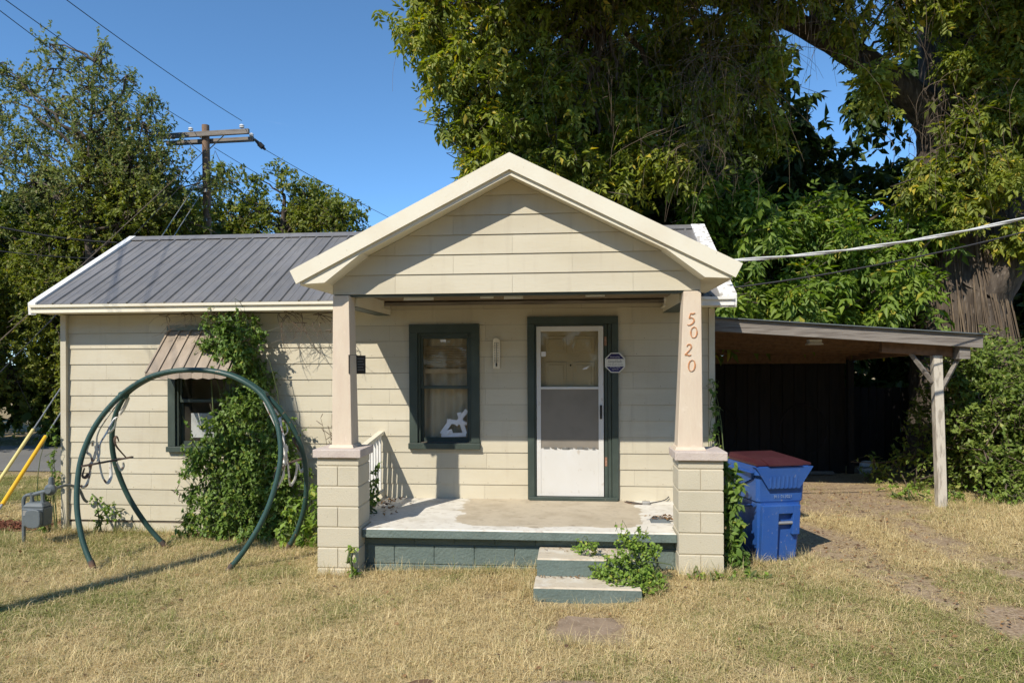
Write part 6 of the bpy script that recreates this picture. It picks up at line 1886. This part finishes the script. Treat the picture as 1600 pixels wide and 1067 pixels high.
cl = [((.38, 6.72, .28), .16), ((.52, 6.72, .42), .15), ((.62, 6.75, .25), .2), ((.55, 6.60, .12), .18), ((.68, 6.62, .05), .18), ((.30, 6.68, .14), .14), ((.74, 6.75, .40), .14), ((.46, 6.75, .52), .10), ((.12, 6.95, .38), .11), ((0.0, 7.05, .30), .08), ((.62, 6.85, .55), .09), ((.18, 6.75, .16), .10), ((.78, 6.68, .14), .15)]
shrub('weed_bush', 'bright green weed bush spilling over the right side of the front steps', (.6, 6.72, -.02), [((.12 + (c[0] - .12) * .92, c[1], c[2] * .9), r * .86) for c, r in cl], 'leaf_weed', 69, 330, 11, .036, flat_leaf(.36, .14), cat='weeds', up=.45, droop=.25, twig_len=(.1, .25), sunny=1.1, twr=.002)
cl = [((-2.33, 8.0, .55), (.08, .12, .12)), ((-2.33, 8.05, .75), (.08, .1, .12)), ((-2.35, 7.85, .48), (.08, .12, .08)), ((-2.3, 8.1, .9), (.06, .06, .08))]
shrub('weed_clump', 'leafy weed growing up inside the porch railing', (-2.36, 8.0, .4), cl, 'leaf_vine', 70, 260, 6, .05, flat_leaf(.36, .14), cat='weeds', twig_len=(.06, .16))
cl = [((-2.26, 6.98, .12), (.08, .05, .08)), ((-2.2, 6.95, .03), (.1, .06, .06)), ((-2.27, 6.98, .24), (.05, .04, .04))]
shrub('weed_clump', 'few yellow-green leaves at the inner foot of the left pillar', (-2.24, 6.98, -.08), cl, 'leaf_weed', 71, 200, 4, .055, flat_leaf(.36, .14), cat='weeds', twig_len=(.06, .16))
cl = [((1.15 + k * .16, 6.93 + .03 * math.sin(k * 3), .05), (.10, .06, .07)) for k in range(5)]
shrub('weed_clump', 'low weeds along the foot of the right pillar', (1.4, 6.95, .0), cl, 'leaf_weed', 72, 150, 6, .05, flat_leaf(.34, .14), cat='weeds', twig_len=(.06, .16))
# dry weed stalks standing on the left pillar cap
rg = np.random.default_rng(73)
dw = thing('dry_weed', 'dry brown weed stalk behind the left pillar cap', 'weeds', (-2.68, 7.5, .9))
tb = Tubes()
for k in range(9):
    a = np.array((-2.64 + rg.normal() * .03, 7.55, .95)); e = a + np.array((rg.normal() * .06, 0, rg.uniform(.35, .62)))
    P = bez(a, (a + e) / 2 + rg.normal(size=3) * .02, e, 8); tb.add(P, np.linspace(.004, .002, 8), 4)
    for q in (4, 5, 6, 7):
        e2 = P[q] + np.array((rg.normal() * .04, 0, .05)); tb.add(bez(P[q], (P[q] + e2) / 2, e2, 3), [.003, .005, .003], 3)
tb.build('stalk', M['deadvine'], dw)
# ------------------------------------------------------------------ grass
def grass_mat(name, dry_a, dry_b, gr_a, gr_b):
    m, nt, out = new_mat(name)
    at = N(nt, 'ShaderNodeAttribute'); at.attribute_type = 'INSTANCER'; at.attribute_name = 'tint'
    g = N(nt, 'ShaderNodeNewGeometry')
    oi = N(nt, 'ShaderNodeObjectInfo')
    dry = mix_col(nt, g.outputs['Random Per Island'], dry_a, dry_b)
    grn = mix_col(nt, g.outputs['Random Per Island'], gr_a, gr_b)
    # each blade leans to dry or green with the tint of its tuft
    fr = N(nt, 'ShaderNodeMath', operation='FRACT')
    mu = N(nt, 'ShaderNodeMath', operation='MULTIPLY_ADD')
    nt.links.new(g.outputs['Random Per Island'], mu.inputs[0]); mu.inputs[1].default_value = 17.3
    nt.links.new(oi.outputs['Random'], mu.inputs[2])
    nt.links.new(mu.outputs[0], fr.inputs[0])
    sb = N(nt, 'ShaderNodeMath', operation='SUBTRACT'); nt.links.new(at.outputs['Fac'], sb.inputs[0]); nt.links.new(fr.outputs[0], sb.inputs[1])
    ml = N(nt, 'ShaderNodeMath', operation='MULTIPLY_ADD'); ml.use_clamp = True
    nt.links.new(sb.outputs[0], ml.inputs[0]); ml.inputs[1].default_value = 3.0; ml.inputs[2].default_value = 0.5
    col = mix_col(nt, ml.outputs[0], dry, grn)
    b = N(nt, 'ShaderNodeBsdfPrincipled')
    nt.links.new(col, b.inputs['Base Color']); b.inputs['Roughness'].default_value = .6; b.inputs['Specular IOR Level'].default_value = .25
    t = N(nt, 'ShaderNodeBsdfTranslucent'); nt.links.new(col, t.inputs['Color'])
    mx = N(nt, 'ShaderNodeMixShader'); mx.inputs['Fac'].default_value = .25
    nt.links.new(b.outputs['BSDF'], mx.inputs[1]); nt.links.new(t.outputs['BSDF'], mx.inputs[2])
    nt.links.new(mx.outputs['Shader'], out.inputs['Surface'])
    return m
M['grass'] = grass_mat('dry_grass_blades', (0.92, 0.77, 0.43), (0.42, 0.30, 0.14), (0.20, 0.235, 0.060), (0.37, 0.37, 0.12))

def tuft_mesh(name, seed, nb, spread, hmin, hmax, lean, wid, flop):
    rg = np.random.default_rng(seed)
    V = []; F = []; o = 0
    for k in range(nb):
        a = rg.uniform(0, 2 * math.pi); r = spread * math.sqrt(rg.random())
        base = np.array([r * math.cos(a), r * math.sin(a), -.01])
        h = rg.uniform(hmin, hmax); az = rg.uniform(0, 2 * math.pi); ln = abs(rg.normal()) * lean + .1
        d = np.array([math.cos(az), math.sin(az), 0]); sd = np.array([-d[1], d[0], 0]) * wid * rg.uniform(.6, 1.2)
        seg = 4
        pts = []
        ang = rg.uniform(0, .35) + ln * .3
        p = base.copy()
        for s in range(seg + 1):
            pts.append(p.copy())
            p = p + (d * math.sin(ang) + np.array([0, 0, 1]) * math.cos(ang)) * h / seg
            ang += ln * rg.uniform(.4, 1.0) * flop
            ang = min(ang, 1.75)
            if p[2] < .004: p[2] = .004 + rg.random() * .01
        for s in range(seg):
            w = 1 - (s / seg) ** 1.5 * .75
            V += [pts[s] - sd * w, pts[s] + sd * w]
        V.append(pts[seg])
        for s in range(seg - 1):
            F.append((o + 2 * s, o + 2 * s + 1, o + 2 * s + 3)); F.append((o + 2 * s, o + 2 * s + 3, o + 2 * s + 2))
        F.append((o + 2 * seg - 2, o + 2 * seg - 1, o + 2 * seg))
        o = len(V)
    me = bpy.data.meshes.new(name)
    me.from_pydata([tuple(v) for v in V], [], [tuple(f) for f in F])
    me.materials.append(M['grass'])
    return bpy.data.objects.new(name, me)

def scatter(name, label, pts, scl, tint, tpls, seed, kind='stuff'):
    """one object: a point mesh whose geometry nodes put a tuft on every point"""
    rg = np.random.default_rng(seed)
    n = len(pts)
    me = bpy.data.meshes.new(name)
    me.vertices.add(n); me.vertices.foreach_set('co', np.asarray(pts, dtype=np.float32).ravel())
    def attr(nm, ty, arr, key='value'):
        a = me.attributes.new(nm, ty, 'POINT'); a.data.foreach_set(key, arr)
    rot = np.stack([rg.normal(size=n) * .12, rg.normal(size=n) * .12, rg.uniform(0, 6.283, n)], 1).astype(np.float32)
    attr('rot', 'FLOAT_VECTOR', rot.ravel(), 'vector')
    attr('scl', 'FLOAT', np.asarray(scl, dtype=np.float32))
    attr('tint', 'FLOAT', np.asarray(tint, dtype=np.float32))
    attr('pick', 'INT', rg.integers(0, len(tpls), n).astype(np.int32))
    o = bpy.data.objects.new(name, me); COL.objects.link(o)
    ng = bpy.data.node_groups.new(name, 'GeometryNodeTree')
    ng.interface.new_socket('Geometry', in_out='INPUT', socket_type='NodeSocketGeometry')
    ng.interface.new_socket('Geometry', in_out='OUTPUT', socket_type='NodeSocketGeometry')
    gi = ng.nodes.new('NodeGroupInput'); go = ng.nodes.new('NodeGroupOutput')
    iop = ng.nodes.new('GeometryNodeInstanceOnPoints')
    ng.links.new(gi.outputs[0], iop.inputs['Points'])
    g2i = ng.nodes.new('GeometryNodeGeometryToInstance')
    for t in reversed(tpls):
        oi = ng.nodes.new('GeometryNodeObjectInfo'); oi.inputs['Object'].default_value = t
        ng.links.new(oi.outputs['Geometry'], g2i.inputs[0])
    ng.links.new(g2i.outputs[0], iop.inputs['Instance'])
    iop.inputs['Pick Instance'].default_value = True
    def nattr(nm, ty):
        a = ng.nodes.new('GeometryNodeInputNamedAttribute'); a.data_type = ty; a.inputs['Name'].default_value = nm
        return a.outputs['Attribute']
    ng.links.new(nattr('pick', 'INT'), iop.inputs['Instance Index'])
    ng.links.new(nattr('scl', 'FLOAT'), iop.inputs['Scale'])
    e2r = ng.nodes.new('FunctionNodeEulerToRotation')
    ng.links.new(nattr('rot', 'FLOAT_VECTOR'), e2r.inputs[0])
    ng.links.new(e2r.outputs[0], iop.inputs['Rotation'])
    ng.links.new(iop.outputs[0], go.inputs[0])
    md = o.modifiers.new('scatter', 'NODES'); md.node_group = ng
    return tag(o, label, None, None, kind)

def solid_at(x, y):
    """where buildings, pads and road leave no room for grass"""
    s = (x > -6.70) & (x < 1.66) & (y > 8.74) & (y < 12.3)
    s |= (x > -2.60) & (x < 1.36) & (y > 7.20) & (y < 8.8)
    s |= (x > -.41) & (x < .60) & (y > 6.46) & (y < 7.3)
    for a in (-2.65, .98): s |= (x > a) & (x < a + .45) & (y > 7.05) & (y < 7.46)
    s |= (x > -.43) & (x < .62) & (y > 6.38) & (y < 6.5)
    for (cx_, cy_, w, d) in PADS: s |= (np.abs(x - cx_) < w * .97) & (np.abs(y - cy_) < d * .95)
    s |= (x < -3.8) & (y > 12.6 + .02 * (x + 60) - .05) & (y < 12.6 + .02 * (x + 60) + 4.25)
    s |= np.hypot(x - 2.0, y - 7.78) < .27
    s |= (((x + 7.75) / .8) ** 2 + ((y - 9.0) / .22) ** 2 < 1)
    return s

rg = np.random.default_rng(91)
def candidates(n, x0, x1, y0, y1):
    x = rg.uniform(x0, x1, n); y = rg.uniform(y0, y1, n)
    # only what the photograph's surroundings show: a wedge a little wider than the view
    ok = (x > -1.05 * y - .6) & (x < .82 * y + .8)
    return x[ok], y[ok]
dry_t = [tuft_mesh('dry_tuft', s, 26, .09, .03, .08, 2.0, .0016, 1.5) for s in (1, 2)] + [tuft_mesh('matted_straw', s, 26, .11, .05, .15, 3.2, .0016, 2.2) for s in (5, 6, 7, 8, 9, 10)]
grn_t = [tuft_mesh('green_tuft', s, 26, .08, .035, .09, 1.3, .0019, 1.3) for s in (11, 12, 13)]
tall_t = [tuft_mesh('tall_tuft', s, 12, .03, .10, .24, .7, .0018, .8) for s in (21, 22, 23)]
x1_, y1_ = candidates(52000, -8, 7, 3.9, 7.6)
x2_, y2_ = candidates(60000, -14, 10, 7.6, 13)
x3_, y3_ = candidates(9000, -20, 0, 12.5, 20)
x = np.concatenate([x1_, x2_, x3_]); y = np.concatenate([y1_, y2_, y3_])
g = green_mask(x, y); d = dirt_mask(x, y)
dens = np.clip(.66 + .42 * wob(x, y, 1.3, 3.3) + .42 * wob(x, y, 4.3, 1.1), .10, 1) * (1 - .93 * d)
ok = (rg.random(len(x)) < dens) & ~solid_at(x, y) & ~((y > 12.3) & (x > -6))
x, y, g, d = x[ok], y[ok], g[ok], d[ok]
isg = rg.random(len(x)) < np.clip(g * 1.15 - .1, .03, .9)
z = gz(x, y)
scl = rg.uniform(.6, 1.2, len(x)) * (1 + .38 * wob(x, y, 3.1, 5.2)) * (1 - .35 * d) * (1 + .15 * (y > 8))
P = np.stack([x, y, z], 1)
scatter('dry_grass', 'matted straw-coloured lawn grass', P[~isg], scl[~isg], np.clip(g[~isg] * .75 - .02 + rg.normal(size=(~isg).sum()) * .08, 0, 1), dry_t, 5)
scatter('green_grass', 'greener tufts growing through the dry lawn', P[isg], scl[isg], np.clip(.55 + g[isg] * .6, 0, 1), grn_t, 6)
# pale long straws lying across the turf
xs_, ys_ = candidates(13000, -7, 7, 4.1, 9.5)
ok = (dirt_mask(xs_, ys_) < .6) & ~solid_at(xs_, ys_)
xs_, ys_ = xs_[ok], ys_[ok]
straw_t = [tuft_mesh('loose_straw', s_, 5, .08, .12, .24, 3.0, .0022, 2.0) for s_ in (31, 32, 33, 34)]
scatter('loose_straw', 'long pale straws lying across the lawn', np.stack([xs_, ys_, gz(xs_, ys_) + .012], 1), rg.uniform(.5, 1.1, len(xs_)), np.zeros(len(xs_)), straw_t, 8)
# taller wisps along walls, steps, pillars and here and there
wx = []; wy = []
def edge(xa, ya, xb, yb, n, j=.05):
    t = rg.random(n); wx.extend(xa + (xb - xa) * t + rg.normal(size=n) * j); wy.extend(ya + (yb - ya) * t + rg.normal(size=n) * j)
edge(-6.8, 8.66, -2.7, 8.66, 200, .04); edge(-2.2, 7.10, -.45, 7.10, 75, .03); edge(-2.66, 6.98, -2.2, 6.98, 30, .03); edge(.98, 6.98, 1.44, 6.98, 25, .03)
edge(-.48, 6.45, -.45, 7.15, 40, .03); edge(-.4, 6.36, .6, 6.36, 22, .04); edge(.65, 6.45, .75, 7.1, 40, .05); edge(1.75, 7.4, 2.35, 7.5, 40, .06); edge(-6.9, 8.0, -6.4, 8.2, 30, .08)
edge(4.6, 10.4, 7.5, 10.4, 160, .2); edge(-5.2, 7.0, -3.5, 7.1, 40, .12); edge(-.2, 5.35, .4, 5.35, 25, .05); edge(-.25, 5.4, -.25, 6.1, 20, .04); edge(.43, 5.4, .43, 6.1, 20, .04)
n0 = 700
wx.extend(rg.uniform(-7, 7, n0)); wy.extend(rg.uniform(4.2, 10, n0))
wx = np.array(wx); wy = np.array(wy)
ok = ~solid_at(wx, wy) & (dirt_mask(wx, wy) < .4)
wx, wy = wx[ok], wy[ok]
scatter('tall_grass', 'taller grass wisps along walls, steps and pillars', np.stack([wx, wy, gz(wx, wy)], 1), rg.uniform(.5, 1.1, len(wx)), np.clip(green_mask(wx, wy) * .8 + .2 + rg.normal(size=len(wx)) * .15, 0, 1), tall_t, 7)

# fallen leaves: on the lawn, in the porch corner and on the steps
def litter(name, label, n, fx, fy_, fz, size, mat='leaf_dead', seed=0, flat=.35):
    rg2 = np.random.default_rng(seed)
    P = np.stack([fx(rg2, n), fy_(rg2, n), np.zeros(n)], 1); P[:, 2] = fz(P[:, 0], P[:, 1], rg2)
    d_ = rg2.normal(size=(n, 3)); d_[:, 2] *= .25
    nn = np.array([0, 0, 1.]) + rg2.normal(size=(n, 3)) * flat
    V, F = place(leaf_tpl(.3, .12, .1), P, unit(d_), unit(nn), size * rg2.uniform(.5, 1.3, n))
    return tag(np_mesh(name, V, F, M[mat]), label, None, None, 'stuff')
litter('leaf_litter', 'brown fallen leaves scattered over the lawn and drive', 2600, lambda r, n: np.where(r.random(n) < .55, r.uniform(-7, 7, n), r.normal(size=n) * 1.0 + 3.0), lambda r, n: r.uniform(4.3, 11.5, n),
       lambda x, y, r: np.where(solid_at(x, y), -1.0, gz(x, y) + .012 + .03 * r.random(len(x))), .045, seed=3)
litter('porch_leaves', 'brown dead leaves gathered in the left corner of the porch floor', 90, lambda r, n: -2.38 + np.abs(r.normal(size=n)) * .16, lambda r, n: r.uniform(7.55, 8.7, n), lambda x, y, r: SLT + .006 + .03 * r.random(len(x)), .05, seed=4)
litter('step_leaves', 'brown leaf crumbs along the backs of the steps', 150, lambda r, n: r.uniform(-.36, .56, n), lambda r, n: np.where(r.random(n) < .6, 6.80 - np.abs(r.normal(size=n)) * .03, 7.19 - np.abs(r.normal(size=n)) * .06),
       lambda x, y, r: np.where(y < 6.812, .056, .222) + .008 * r.random(len(x)), .022, seed=5)
litter('debris_leaves', 'dead leaves heaped by the right pillar on the porch', 40, lambda r, n: .9 + r.normal(size=n) * .07, lambda r, n: 7.72 + r.normal(size=n) * .05, lambda x, y, r: SLT + .03 + .02 * r.random(len(x)), .05, seed=6)
litter('drive_stones', 'small pale stones and crumbs on the bare drive', 500, lambda r, n: r.uniform(2.2, 4.9, n), lambda r, n: r.uniform(6.0, 12.0, n), lambda x, y, r: np.where(dirt_mask(x, y) > .35, gz(x, y) + .006, -1.0), .022, 'mulch', seed=8)
litter('mulch_chips', 'red-brown wood chips strewn behind the gas meter', 1500, lambda r, n: -7.75 + r.normal(size=n) * .55, lambda r, n: 9.0 + r.normal(size=n) * .17, lambda x, y, r: gz(x, y) + .012 + .02 * r.random(len(x)), .05, 'mulch', seed=9, flat=.5)
# one curled leaf near the bottom edge
mb = MB(); c = Vector((-1.02, 4.52, float(gz(-1.02, 4.52)) + .05))
vs = [(-.09, 0, .01), (-.03, -.035, .0), (.05, -.03, .012), (.10, .0, .035), (.05, .035, .03), (-.03, .035, .02), (0, 0, -.006)]
mb.add([(c.x + a, c.y + b, c.z + d_) for a, b, d_ in vs], [(i, (i + 1) % 6, 6) for i in range(6)])
tag(mb.build('fallen_leaf', M['leaf_dead']), 'big curled brown leaf on the lawn near the bottom edge', 'leaf')

print('LEAF TRIS', TRI)
